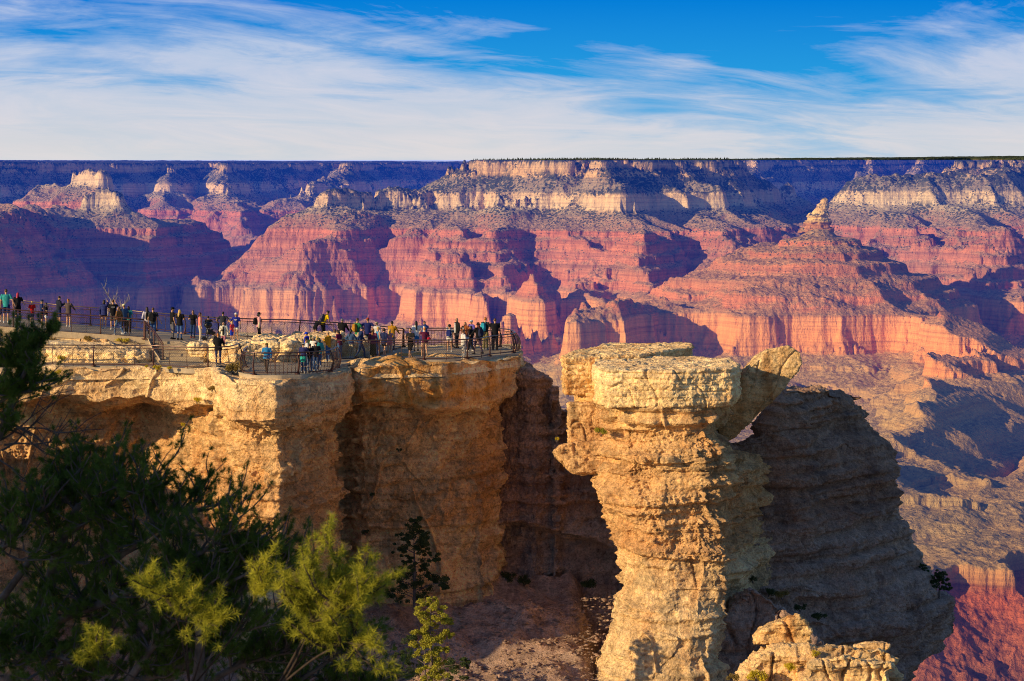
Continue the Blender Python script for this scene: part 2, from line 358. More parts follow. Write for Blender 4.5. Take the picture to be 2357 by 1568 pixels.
    # relief finer than the mesh: fluting on cliffs, blocks on slopes
    fl = t.noise(t.mapv(p, (.05,.05,.010)), 1, 6, .62)
    bl = t.noise(t.mapv(p, (.010,.010,.11)), 1, 4, .6)
    h = t.math('ADD', t.math('MULTIPLY', fl, 15), t.math('MULTIPLY', bl, 9))
    h = t.math('ADD', h, t.math('MULTIPLY', rub, 9))
    nb = t.bump(h, .9, 1.0)
    return t.out(col, .95, nb, .05)
def build_canyon():
    nc = int(1500*DEV); nr = int(2300*DEV)
    u = np.linspace(-140, 1164, nc)
    s = np.linspace(0,1,nr); Yv = 3300*(1-s)+24500*s - 3600*np.sin(s*np.pi)*1.0
    Y = np.repeat(Yv[:,None], nc, 1); X = (u[None,:]-512)/F*Y
    Z = np.empty_like(X)
    for i in range(0, nr, 200): Z[i:i+200] = canyon_height(X[i:i+200], Y[i:i+200])
    me = mesh_np('canyon', np.stack([X,Y,Z],-1), grid_faces(nr,nc))
    return tag(link('canyon', me, canyon_material()), kind='structure')
if 'canyon' not in SKIP: build_canyon()
def build_cap():
    # the leaning crown of pale rock on top of the red pyramid
    n,m = 90,70; a = np.linspace(0,2*np.pi,n,endpoint=False)[None,:]; h = np.linspace(0,1,m)[:,None]
    R0 = 84*(1-h**1.25*.86)*np.where(h>.97,(1-h)/.03*.6+.3,1)
    x = R0*np.cos(a)*1.0 + 60*h**1.3; y = R0*np.sin(a)*.8; z = h*186 + 0*a
    q = 1+.30*fbm3(x,y,z*.45,55,4) ; q2 = 1+.12*np.sign(np.sin(z/7+3*noise3(x/40,y/40,z/40)))
    x = (x-60*h**1.3)*q*q2+60*h**1.3; y = y*q*q2; z = z+8*noise3(x/30,y/30,z/60)
    v = np.stack([x+PX(815,10310),y+10310,z-392+DIP*10310],-1)
    f = []
    for i in range(m-1):
        for j in range(n): f.append((i*n+j,i*n+(j+1)%n,(i+1)*n+(j+1)%n,(i+1)*n+j))
    tag(link('rock_crown', mesh_np('rock_crown', v, f), bpy.data.materials['canyon_rock']), kind='structure')
if 'canyon' not in SKIP: build_cap()
def build_haze():
    t = NT('haze_air')
    ab = t.n('ShaderNodeVolumeAbsorption'); ab.inputs[0].default_value = (.50,.55,.80,1); ab.inputs[1].default_value = 3.0e-5
    em = t.n('ShaderNodeEmission'); em.inputs[0].default_value = (.002,.060,.50,1); em.inputs[1].default_value = 2.6e-5
    ad = t.n('ShaderNodeAddShader'); o = t.n('ShaderNodeOutputMaterial')
    t.l(ab.outputs[0], ad.inputs[0]); t.l(em.outputs[0], ad.inputs[1]); t.l(ad.outputs[0], o.inputs['Volume'])
    y0,y1 = 1500., 23500.; s0 = .0190
    v = []
    for y in (y0,y1):
        xw = y*.42+200
        v += [(-xw,y,-1800),(xw,y,-1800),(xw,y,s0*y),(-xw,y,s0*y)]
    f = [(0,1,2,3),(7,6,5,4),(0,4,5,1),(1,5,6,2),(2,6,7,3),(3,7,4,0)]
    me = mesh_np('haze', v, f, False)
    tag(link('haze', me, t.m), kind='structure')
if 'haze' not in SKIP: build_haze()
# =====================================================================
# NEAR CLIFFS
# =====================================================================
ZL = -8.55
UPX = [-60,0,64,109,145,240,330,400]; UPZ = [-6.85,-7.04,-7.32,-7.48,-7.63,-7.63,-8.1,-8.52]
def zup(px): return float(np.interp(px, UPX, UPZ))
def rock_material(name, tint=(1,1,1), stain=.5, rubble=1.0, dark=0.0, rust=None):
    t = NT(name); p = t.pos(); sp = t.n('ShaderNodeSeparateXYZ'); t.l(p, sp.inputs[0]); x,y,z = sp.outputs
    big = t.noise(p, .35, 5, .6); mid = t.noise(p, 1.6, 6, .65); fine = t.noise(p, 9, 5, .7)
    bed = t.noise(t.mapv(p, (.10,.10,2.6)), 1, 6, .7); bed2 = t.noise(t.mapv(p, (.35,.35,9)), 1, 4, .65)
    c = t.ramp(big, [(.25,(.74,.56,.42)),(.45,(.94,.79,.60)),(.6,(1,.90,.72)),(.8,(.98,.80,.56))])
    # the crumbly brown bed in the middle of the wall, paler beds above and below
    zone = t.ramp(t.maprange(t.math('ADD', z, t.math('MULTIPLY', t.math('SUBTRACT', big, .5), 1.5)), -26, -8),
        [(0,(.80,.78,.74)),(.28,(1.0,.95,.84)),(.46,(1.0,.93,.80)),(.50,(.86,.68,.52)),(.64,(.90,.73,.56)),(.74,(.95,.80,.62)),(.86,(1.0,.85,.65)),(.93,(1.12,1.08,.95)),(1,(1.15,1.13,1.05))])
    c = t.mix(1.0, c, zone, 'MULTIPLY')
    c = t.mix(.75, c, t.mix(1.0, c, t.ramp(bed, [(.28,(.45,.42,.42)),(.45,(.92,.9,.9)),(.6,(1.08,1.06,1.02)),(.78,(1.3,1.25,1.2))]), 'MULTIPLY'))
    c = t.mix(.6, c, t.mix(1.0, c, t.ramp(mid, [(.3,(.45,.42,.42)),(.5,(1,1,1)),(.72,(1.35,1.3,1.25))]), 'MULTIPLY'))
    c = t.mix(.45, c, t.mix(1.0, c, t.ramp(fine, [(.35,(.4,.38,.36)),(.55,(1.1,1.1,1.1)),(.75,(1.4,1.4,1.35))]), 'MULTIPLY'))
    # rust stains running down
    st = t.noise(t.mapv(p, (.9,.9,.20), loc=(3,1,4)), 1, 5, .6); sm = t.math('MULTIPLY', t.maprange(st,.50,.68), stain)
    c = t.mix(sm, c, t.ramp(mid, [(.3,(.34,.12,.03)),(.7,(.66,.30,.07))]))
    if rust:
        x0,x1,z0 = rust; mk = t.math('MULTIPLY', t.maprange(x, x0, x0+1.5), t.maprange(x, x1, x1-2)); mk = t.math('MULTIPLY', mk, t.maprange(z, z0, z0+.5)); rn = t.noise(t.mapv(p,(.8,.8,.5),loc=(9,2,1)),1,5,.65)
        c = t.mix(t.math('MULTIPLY', mk, t.maprange(rn,.36,.55,0,.85)), c, t.ramp(mid, [(.3,(.42,.15,.03)),(.5,(.72,.36,.08)),(.7,(.80,.50,.17))]))
    sp2 = t.noise(p, 3.6, 8, .78); c = t.mix(.85, c, t.mix(1.0, c, t.ramp(sp2, [(.34,(.38,.34,.33)),(.45,(.92,.90,.88)),(.55,(1.12,1.1,1.08)),(.68,(1.35,1.33,1.3))]), 'MULTIPLY'))
    # grey lichen and dark varnish
    dk = t.noise(t.mapv(p, (.6,.6,.45), loc=(13,1,4)), 1, 6, .7); c = t.mix(t.math('MULTIPLY', t.maprange(dk,.52,.70), .65), c, (.13,.115,.10))
    c = t.mix(1.0, c, tint, 'MULTIPLY')
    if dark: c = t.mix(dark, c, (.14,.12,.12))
    # cracks
    cr = t.voro(t.mix(.18, t.mapv(p,(1,1,1.9)), t.noise(p,1.3,3,.6,out=1)), .55, 'DISTANCE_TO_EDGE')
    crk = t.ramp(cr, [(0,0.0),(.02,.25),(.05,1.0)])
    
    h = t.math('ADD', t.math('MULTIPLY', mid, .34*rubble), t.math('MULTIPLY', fine, .10*rubble)); h = t.math('ADD', h, t.math('MULTIPLY', sp2, .22*rubble))
    h = t.math('ADD', h, t.math('MULTIPLY', bed, .20)); h = t.math('ADD', h, t.math('MULTIPLY', bed2, .06))
    
    pits = t.voro(p, 5.5); h = t.math('ADD', h, t.math('MULTIPLY', t.maprange(pits,0,.35), .05*rubble))
    nb = t.bump(h, 1.0, 1.0)
    return t.out(c, .95, nb, .06)
M_ROCK = rock_material('limestone', (1.22,1.08,.87), .34, 1.0, 0, (-8.6,.9,-10.9))
M_CAP = rock_material('cap_limestone', (1.3,1.10,.76), .75, .8)
M_PALE = rock_material('pale_limestone', (1.38,1.22,.92), .25, .8)
M_BLD = rock_material('boulder_limestone', (.92,.76,.54), .6, .7)
M_DARK = rock_material('shaded_limestone', (.88,.76,.86), .15, 1.0, .20)  # darker, cooler limestone copy: shade of the walls put into the colour
M_TIP = rock_material('stained_limestone', (1.05,.92,.72), 1.0, .6)

def resample(net, nu, nv):
    """net [rows][cols] of (px,py,Y) -> dense grid of world points, even along the columns"""
    A = np.array([[P(*c) for c in r] for r in net], dtype=np.float64)
    mid = A.mean(0); seg = np.linalg.norm(np.diff(mid, axis=0), axis=1)+1e-3; s = np.concatenate([[0],np.cumsum(seg)]); 
    u = np.linspace(0, s[-1], nu)
    B = np.stack([[np.interp(u, s, A[i,:,k]) for k in range(3)] for i in range(A.shape[0])])      # rows,3,nu
    B = np.transpose(B, (0,2,1))
    # soften corners a little along u
    k = max(1, int(nu*.18/ s[-1])); ker = np.hanning(2*k+3)[1:-1]; ker /= ker.sum()
    for i in range(B.shape[0]):
        for a in range(3):
            q = np.pad(B[i,:,a], (len(ker)//2,len(ker)//2), 'edge'); B[i,:,a] = np.convolve(q, ker, 'valid')
    segv = np.linalg.norm(np.diff(B, axis=0), axis=2).mean(1)+.05; sv = np.concatenate([[0],np.cumsum(segv)])
    v = np.linspace(0, sv[-1], nv); idx = np.clip(np.searchsorted(sv, v, 'right')-1, 0, len(sv)-2); f = (v-sv[idx])/(sv[idx+1]-sv[idx])
    f = f[:,None,None]
    G = B[idx]*(1-f)+B[idx+1]*f
    return G
def displace(G, amp=1.0, flip=False, seed=0, cap_z=None, rub=1.0, bed=1.0):
    du = np.gradient(G, axis=1); dv = np.gradient(G, axis=0); n = np.cross(du, dv); n /= np.linalg.norm(n, axis=2, keepdims=True)+1e-9
    if flip: n = -n
    n[...,2] *= .35
    fade = np.clip(np.arange(G.shape[0])/(G.shape[0]*.02)-1.0, .25, 1)[:,None]
    # smooth normals horizontally
    x,y,z = G[...,0],G[...,1],G[...,2]; o = seed*7.7
    d = .26*fbm3(x,y,z*1.3,4.2,2,.5,o) + .20*fbm3(x,y,z*1.6,1.3,3,.6,o+3)
    # beds: ledges stepping in and out with height
    zz = z + .25*noise3(x/5,y/5,z/3+o)
    b = noise3(x/14+o, y/14, zz/.9)+.6*noise3(x/6+o,y/6,zz/.33)
    d = d + .17*bed*np.tanh(b*3)
    tall = np.tanh(5*noise3(x/3.1+o,y/3.1,z/9+2)); d = d + .16*bed*tall
    # joints
    j = np.abs(noise3(x/2.6+o,y/2.6,z/6.0)); d = d - .30*np.exp(-(j/.035)**2)*(noise3(x/5,y/5,z/3+9)>-.1)
    fx = np.floor(x/.55+noise3(x/3,y/3,z/3)*1.2); fz = np.floor(z/.30+noise3(x/3,y/3,z/3+7)*.8); fy = np.floor(y/.7)
    hsh = np.modf(np.abs(np.sin(fx*12.9898+fz*78.233+fy*37.7+o)*43758.5453))[0]
    d = d + .13*(hsh-.5)*(.35+.65*(noise3(x/2.5,y/2.5,z/2+3)>0))
    f2x = np.floor(x/1.7+noise3(x/5,y/5,z/5)*1.4+o); f2z = np.floor(z/.95+noise3(x/5,y/5,z/5+7)*1.1); h2 = np.modf(np.abs(np.sin(f2x*12.9898+f2z*78.233+o)*43758.5453))[0]
    d = d + .22*(h2-.5)
    # crumbly knobs
    if cap_z is not None: m = sstep(cap_z+.2, cap_z-.8, z)*sstep(-18.4,-16.8,z)*np.clip(.75+1.1*fbm3(x,y,z,2.2,2,.5,o+8),.25,1.25)
    else: m = 1.0
    kb = .5-np.abs(fbm3(x,y,z,.50,4,.68,o+5)); kb2 = .4-np.abs(noise3(x/1.3,y/1.3,z/1.1+4))
    d = d + rub*m*(.27*kb + .22*kb2) + .05*fbm3(x,y,z*1.5,.22,2,.6,o)
    if cap_z is not None: fade = fade*(1-.45*sstep(cap_z-.3, cap_z+.1, z))
    return G + n*(d*amp*fade)[...,None]
def net_obj(name, net, nu, nv, mat, amp=1.0, seed=0, cap_z=None, rub=1.0, flip=False, bed=1.0, **tg):
    nu = int(nu*DEV); nv = int(nv*DEV)
    G = resample(net, nu, nv); q = np.clip(np.arange(nv)/(nv*.05)-1, 0, 1)[:,None]; G[...,2] += q*(.30*noise3(G[...,0]/3.2+seed,G[...,1]/3.2,G[...,2]/9)+.16*noise3(G[...,0]/.9,G[...,1]/.9,G[...,2]/3+seed))
    G = displace(G, amp, flip, seed, cap_z, rub, bed)
    me = mesh_np(name, G, grid_faces(nv, nu, True))
    o = link(name, me, mat); tag(o, **tg); return o
T = lambda *rows: [list(c) for c in zip(*rows)]       # columns given -> rows
def build_promontory():
    c = [
     # back of top       lip            cap bottom       under it          mid wall         low wall        foot
     [(-90,352,105),(-80,369.5,94.5),(-80,397,94.3),(-80,404,97),(-80,470,97.6),(-80,560,97),(-80,740,94)],
     [(20,352,105),(30,369,94.6),(30,399,94.5),(30,409,98),(30,460,98.6),(30,560,98),(30,740,95)],
     [(60,352,105),(64,368.5,94.7),(64,393,94.5),(64,404,98.3),(66,460,99.4),(70,560,98.8),(70,740,95)],
     [(95,352,105),(100,368.5,94.8),(100,401,94.8),(100,412,99),(105,460,100.4),(110,560,99.6),(110,740,95.5)],
     [(140,352,105),(140,368,95),(140,396,95),(140,405,100.2),(140,460,101),(148,560,99.8),(148,740,95.5)],
     [(186,352,105),(185,369,94.8),(185,407,94.9),(185,414,97.8),(183,470,98.4),(190,560,98),(190,740,95)],
     [(216,352,105),(216,371,93.3),(216,408,93.8),(213,412,96),(218,470,95.6),(224,560,95.5),(224,740,93)],
     [(219,352,105),(219,376,91.5),(221,414,91.6),(225,420,93.2),(230,470,94),(236,560,94),(236,740,92)],
     [(238,352,105),(236,384,89.7),(232,418,89.8),(240,427,91.6),(246,470,92.2),(250,560,92.3),(250,740,90)],
     [(280,352,105),(275,384,89.5),(276,420,89.4),(277,429,91.2),(280,470,91.3),(281,550,91.4),(281,740,89)],
     [(312,352,105),(312,378,91.4),(312,417,91.4),(311,425,93.4),(312,470,94.3),(313,560,94.5),(313,740,92)],
     [(346,352,105),(347,373,93.2),(347,405,93.3),(331,424,96.3),(330,470,97),(329,560,97),(329,740,95)],
     [(352,352,105),(351,367,96),(351,404,96.4),(344,410,99),(345,470,100),(345,560,100.5),(345,740,98)],
     [(366,352,105),(362,366.5,95),(362,400,95.3),(362,405,97.6),(362,470,98.8),(362,560,99.6),(362,740,97)],
     [(400,352,106),(400,365,95.8),(400,402,96),(402,409,97.6),(400,470,99),(400,560,99.9),(400,740,97.5)],
     [(442,352,106),(442,364.5,96.2),(441,406,96.4),(440,411,98),(440,470,99.4),(440,560,100.5),(440,740,98)],
     [(480,351,107),(481,361.5,98.6),(479,408,98.6),(476,412,99.6),(478,470,100.5),(475,560,101.5),(472,740,99)],
     [(520,350,108),(521,355.8,102.4),(517,391,102.3),(502,397,102.8),(508,462,102.2),(498,540,102.5),(490,740,100)],
     [(519,350,109),(519.5,354,108),(515,389,108),(500,396,108),(506,462,108),(496,540,108),(488,740,106)],
     [(510,350,118),(512,353,118),(508,389,118),(495,396,118),(500,462,118),(490,540,118),(480,740,116)]]
    net_obj('promontory_cliff', T(*c), 1250, 560, M_ROCK, 1.0, 1, -10.4, kind='structure')
def build_recess():
    top = [(440,366),(519,364.5),(528,367),(536,372),(546,380),(553,388),(551,398),(553,407),(563,411),(585,409),(620,404),(680,404)]
    cols = []
    for i,(px,py) in enumerate(top):
        Y0 = 104.0 + .4*math.sin(i*1.7); bx = {6:554,5:555,7:557}.get(i, px)
        arch = 521 + max(0,(px-520))*.30
        cols.append([(px,py-1.5,Y0+5),(px,py,Y0),(bx,max(py+6,395),Y0-.1),(bx+1,430,Y0),(bx+1,470,Y0-.3),(bx,arch,Y0-.8),(bx,arch+3,Y0+1.3),(bx-2,585,Y0+.6),(bx-4,630,Y0-2.5),(bx-6,690,Y0-8),(bx-8,760,Y0-13)])
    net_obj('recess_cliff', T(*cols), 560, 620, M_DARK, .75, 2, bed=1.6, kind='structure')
ROWS = [404,415,430,440,446,455,461,467,478,499,512,545,570,613,652,681,740]
LPX  = [598,598,597,596,596,596,596,599,603,602,608,619,622,614,602,603,600]
RPX  = [707,707,709,711,712,714,720,725,724,720,716,721,725,714,708,712,710]
def build_pillar():
    rows = []
    for k,(py,l,r) in enumerate(zip(ROWS,LPX,RPX)):
        w = r-l; lo = .7 if 440 < py < 463 else 0
        b = -.6*math.cos(k*1.3)*.5 - max(0,(py-560))*.006
        rows.append([(l+12,py,101),(l+3,py,96.5),(l,py,93.6+b),(l+w*(.10+.12*lo),py,92.0+b),(l+w*(.24+.06*lo),py,91.0+b),(l+w*.5,py,90.5+b),(l+w*.82,py,90.3+b),(r,py,90.9+b),(r+(13 if py > 452 else 8),py,93.9+b),(r+(28 if py > 452 else 13),py,96.2),(r+(48 if py > 452 else 16),py,99)])
    rows.insert(0, [(p[0]+(640-p[0])*.5,403,95) for p in rows[0]])
    net_obj('pillar_cliff', rows, 620, 760, M_ROCK, .85, 3, -10.4, 1.0, bed=2.0, kind='structure')
def build_right_cliff():
    fr = [0,.12,.25,.36,.47,.60,.76,.90,1.0]
    tpx = [700,724,748,761,772,787,815,838,848]; tpy = [445,445,444,440,417,391,389.5,393,397]
    Yc = [97,97.3,98,98.5,99.2,100.2,102.6,104.8,107]
    sil = [(409,862),(430,870),(445,884.6),(477,889),(498,897),(517,890),(534,906),(570,920.5),(591,935),(599,952),(611,953),(625,948),(646,935),(671,912),(681,910),(740,900)]
    rows = [[(px,py-2,Y+5) for px,py,Y in zip(tpx,tpy,Yc)]+[(852,397,116)], [(px,py,Y) for px,py,Y in zip(tpx,tpy,Yc)]+[(850,397,112)]]
    for k,(py,s) in enumerate(sil):
        b = -.0075*(py-430)+.35*math.sin(k*2.1)
        if py < 440: py_c = [max(py, q+5+3*k) for q in tpy]
        else: py_c = [py]*9
        a = 1 if py >= 445 else (py-400)/45*.8
        pxs = [(1-a)*t_+a*(700+f*(s-700)) for t_,f in zip(tpx,fr)]; pxs[-1] = s
        rows.append([(px,q,Y+b+(s-870)*.03*f) for px,q,Y,f in zip(pxs,py_c,Yc,fr)]+[(s+1,py,115+b)])
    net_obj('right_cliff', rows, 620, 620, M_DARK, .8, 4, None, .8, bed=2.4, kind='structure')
# loose rocks: hull of a few corner points, remeshed, then weathered
def hull_rock(name, pts, mat, vox=.06, amp=.25, seed=0, bedded=1.0, parent=None, rnd=.09):
    bm = bmesh.new()
    for p in pts: bm.verts.new(p)
    bmesh.ops.convex_hull(bm, input=bm.verts)
    for v in [v for v in bm.verts if not v.link_faces]: bm.verts.remove(v)
    me = bpy.data.meshes.new(name); bm.to_mesh(me); bm.free()
    o = bpy.data.objects.new('tmp', me); COL.objects.link(o)
    if rnd:
        b = o.modifiers.new('b','BEVEL'); b.width = rnd; b.segments = 3; b.limit_method = 'ANGLE'; b.angle_limit = .3
    m = o.modifiers.new('r','REMESH'); m.mode = 'VOXEL'; m.voxel_size = vox*.8/max(DEV,.6)
    dg = bpy.context.evaluated_depsgraph_get(); me2 = bpy.data.meshes.new_from_object(o.evaluated_get(dg)); bpy.data.objects.remove(o)
    n = len(me2.vertices); co = np.empty(n*3, np.float32); me2.vertices.foreach_get('co', co); co = co.reshape(-1,3).astype(np.float64)
    nn = np.empty(n*3, np.float32); me2.vertices.foreach_get('normal', nn); nn = nn.reshape(-1,3)
    x,y,z = co.T; s = seed*5.3; sc = max(.15, amp/.25)
    d = amp*(.55*fbm3(x,y,z*1.4,1.9*sc,2,.5,s) + .32*fbm3(x,y,z*2,.5*sc,4,.65,s))
    hs = np.modf(np.abs(np.sin(np.floor(x/.6+s)*12.9898+np.floor(z/.28+.6*noise3(x/2,y/2,z))*78.233+np.floor(y/.7)*37.7+s)*43758.5453))[0]; d += amp*.35*(hs-.5)*(1-np.abs(nn[:,2])*.7)
    side = 1-np.abs(nn[:,2])
    bd = np.tanh(4*noise3(x/6+s,y/6,z/(.40*sc)+.4*noise3(x/2,y/2,z)+s)); d += bedded*amp*.32*bd*side
    j = np.abs(noise3(x/1.8+s,y/1.8,z/3)); d -= amp*.7*np.exp(-(j/.03)**2)
    d += amp*.35*(.4-np.abs(noise3(x/.35+s,y/.35,z/.3)))
    bl = np.abs(np.mod(z/(.46*max(sc,.6))+.35*noise3(x/3+s,y/3,z)+s, 1)-.5); d -= bedded*.085*np.exp(-((.5-bl)/.05)**2)*side*(noise3(x/2.5,y/2.5,z*2+s) > -.25)
    co = co + nn*d[:,None]
    me2.vertices.foreach_set('co', co.astype(np.float32).ravel()); me2.polygons.foreach_set('use_smooth', np.ones(len(me2.polygons), bool)); me2.update()
    return link(name, me2, mat, parent)
def prism(poly, Y0, Y1, shrink=0):      # poly in (px,py) at Y0, pushed back to Y1
    a = [Vector(P(px,py,Y0)) for px,py in poly]; c = sum(a, Vector())/len(a)
    q = Y1/Y0
    return a + [Vector((v.x,Y1,v.z*q)).lerp(Vector((c.x,Y1,c.z*q)), shrink) for v in a]
def slab(plan, z0, z1, z1r=None, taper=.0):
    out = []
    c = sum((Vector((PX(px,Y),Y,0)) for px,Y in plan), Vector())/len(plan)
    for i,(px,Y) in enumerate(plan):
        v = Vector((PX(px,Y),Y,0)); zt = z1 if z1r is None else z1r[i]
        out.append(Vector((v.x,v.y,zt))); w_ = v.lerp(c, taper); out.append(Vector((w_.x,w_.y,z0)))
    return out
def build_rocks():
    o = hull_rock('rock_slab', slab([(597,96.6),(592.5,92.2),(607,90.1),(672,89.6),(733,90.6),(741,92.6),(729,96.5),(660,97.6)], -10.05, -8.22, None, .03), M_PALE, .055, .15, 1)
    tag(o, 'big flat topped pale rock slab capping the sunlit pillar', 'rock slab')
    o = hull_rock('rock_slab', slab([(561.5,96.2),(564.5,94.8),(640,96.0),(692,101),(690.5,104),(610,104)], -9.95, -8.02, None, .02), M_CAP, .06, .14, 2)
    tag(o, 'long flat golden rock slab lying behind the pillar cap slab', 'rock slab')
    o = hull_rock('rock_ledge', slab([(603,95),(606,91.4),(640,90.7),(690,91),(712,91.8),(708,96)], -10.62, -10.02, None, .06), M_PALE, .05, .16, 3, 1.6)
    tag(o, 'thin layered rock ledge under the pillar cap slab', 'rock ledge')
    o = hull_rock('rock_ledge', slab([(574,99),(578,95.5),(596,94.6),(600,98)], -10.75, -9.85, None, .1), M_CAP, .05, .12, 4, 1.4)
    tag(o, 'small dark stacked stones beneath the rear golden slab', 'rock ledge')
    o = hull_rock('leaning_boulder', prism([(720,436),(716,422),(725,404),(741,376),(768,350),(779,347),(790,346.5),(801,353),(802,363),(794,376),(774,400),(734,438),(724,441)], 94.6, 98.6, .12), M_BLD, .05, .13, 5, .3, rnd=.03)
    tag(o, 'huge tilted boulder leaning between the pillar and the dark cliff', 'boulder')
    o = hull_rock('rock_shoulder', prism([(569,403),(572,416),(580,430),(577,440),(570,446),(612,470),(622,404)], 94.3, 98.5, .05), M_ROCK, .05, .20, 15, .8); tag(o, 'crumbly sunlit shoulder of rock under the rear slab left of the pillar', 'rock shoulder')
    o = hull_rock('rock_ledge', prism([(554,451),(560,446),(580,441),(606,442),(610,472),(596,468),(574,474),(562,463)], 93.0, 95.5, .05), M_ROCK, .05, .20, 16, .8); tag(o, 'knobbly sunlit shelf jutting out left of the pillar', 'rock ledge')
    o = hull_rock('boulder', prism([(707,428),(706,412),(716,405),(728,404),(733,414),(724,426),(714,431)], 93.2, 96, .1), M_ROCK, .06, .2, 6); tag(o, 'rounded shaded boulder wedged under the big tilted boulder', 'boulder')
    o = hull_rock('boulder', prism([(704,443),(705,428),(716,430),(722,440),(716,450)], 93.6, 95.6, .1), M_DARK, .06, .18, 7); tag(o, 'dark boulder below the wedged boulder beside the pillar', 'boulder')
    # brown shoulder rock behind the platform tip
    o = hull_rock('boulder', prism([(508,395),(512,364),(521,363.5),(533,370),(541,376),(554,388),(553,391),(545,393.5),(530,394)], 104.2, 108.5, .05), M_TIP, .07, .26, 8, 1.2); tag(o, 'brown pointed rock jutting out behind the platform tip', 'boulder')
    # sunlit ledges bottom right
    Yb = 76.0
    o = hull_rock('boulder', prism([(757,643),(760,632),(778,621),(797,614.5),(806,620),(812,628),(812,642),(797,645)], Yb+4, Yb+7, .15), M_CAP, .05, .22, 9); tag(o, 'brown angular boulder half in sun above the lower right ledge', 'boulder')
    o = hull_rock('rock_ledge', prism([(742,700),(752,672),(764,656),(782,650),(812,650),(850,647),(886,650),(896,660),(897,700)], Yb, Yb+5, .05), M_PALE, .06, .42, 10, 1.3); tag(o, 'sunlit broken pale ledge at the lower right edge of the cliff', 'rock ledge')
    o = hull_rock('rock_ledge', prism([(800,700),(812,664),(850,657),(893,662),(895,700)], Yb-2, Yb+1, .05), M_PALE, .05, .34, 11, 1.6); tag(o, 'layered sunlit block stepping down below the lower right ledge', 'rock ledge')
    o = hull_rock('boulder', prism([(858,652),(860,645),(872,642),(888,642.5),(891,646),(884,652),(868,654)], Yb+1, Yb+3, .1), M_PALE, .04, .10, 12); tag(o, 'small flat boulder perched on the end of the lower right ledge', 'boulder')
    o = hull_rock('rock_ledge', prism([(712,760),(716,640),(732,600),(752,588),(780,606),(822,640),(826,760)], 92.5, 99, .02), M_DARK, .10, .5, 13, 1); tag(o, 'dark rubble covered ledge under the big shaded cliff', 'rock ledge')
def terrace():
    # rocky ground of the viewpoint: lower shelf, slope up to the upper path
    nx, ny = int(900*DEV), int(460*DEV)
    lpx = np.array([-200,30,100,140,185,214,219,238,275,312,347,352,362,400,442,481,521,530]); lY = np.array([94.8,94.9,95.1,95.3,95.1,93.7,91.9,90.1,89.9,91.8,93.6,96.4,95.4,96.1,96.5,98.9,102.7,103.5])
    px = np.linspace(-100, 521, nx)[None,:]; lip = np.interp(px, lpx, lY)-.35
    tt = np.linspace(0,1,ny)[:,None]; Yg = lip + (120-lip)*(.45*tt+.55*tt*tt); px = px+0*Yg; X = (px-512)/F*Yg; lip = lip+0*Yg+.35
    zu = np.interp(px, UPX, UPZ)
    s = sstep(97.6, 99.6, Yg)*sstep(150, 118, px) + sstep(97.2, 100.5, Yg)*sstep(200,225,px)*sstep(372,350,px)
    rough = .10*fbm3(X,Yg,0*X,1.6,4,.6)+.05*np.tanh(4*noise3(X/2.2,Yg/1.1,0*X+3))
    Z = (ZL-.06)*(1-s)+(zu-.22)*s
    bumpy = np.clip(s*2,0,1)*(1-sstep(.8,1,s)); Z = Z + rough*(.55+1.6*bumpy)*sstep(0,.5,Yg-lip)
    Z = Z - .12
    Z = np.where(Yg < lip, Z - (lip-Yg)*1.2, Z)
    Z = np.where(Yg > 112, Z-(Yg-112)*.5, Z)
    me = mesh_np('ground', np.stack([X,Yg,Z],-1), grid_faces(ny,nx)); tag(link('ground', me, M_PALE), kind='structure')
def near_slope():
    # brushy rim slope that drops away below the viewpoint, a spur added out of view on the left to shade the walls, talus at the foot of the walls
    n = int(520*DEV); a = np.linspace(-60, 40, n)[None,:]; Y = np.linspace(2, 104, n)[:,None]; X, Yg = np.broadcast_arrays(a, Y)
    Z = -5.8-.262*Yg
    Z = np.minimum(Z, -6.6-.262*Yg+ .9*fbm3(X,Yg,0*X,7,4,.5)*np.clip(Yg/60,.2,1))
    tal = -21.9-(98-Yg)*.20 + .8*fbm3(X,Yg,0*X,4,4,.55)+.08*fbm3(X,Yg,0*X,.8,4,.65)
    k = sstep(80,90,Yg)*sstep(8,3,X); Z = Z*(1-k)+tal*k
    shade_spur = -12.1+.9*fbm3(X,Yg,0*X,5,3,.5); k2 = sstep(-23.9,-24.6,X+(Yg-80)*.29)*sstep(78.5,80.5,Yg)*sstep(98,95,Yg); Z = Z*(1-k2)+np.maximum(Z,shade_spur)*k2
    Z = Z - sstep(24,38,X)*30*np.clip((X-24)/12,0,2)
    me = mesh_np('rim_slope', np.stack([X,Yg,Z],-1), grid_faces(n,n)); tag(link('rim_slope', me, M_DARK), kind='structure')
def tal_z(X, Y): return -21.9-(98-Y)*.20 + .8*fbm3(X,Y,0*X,4,4,.55)+.08*fbm3(X,Y,0*X,.8,4,.65)
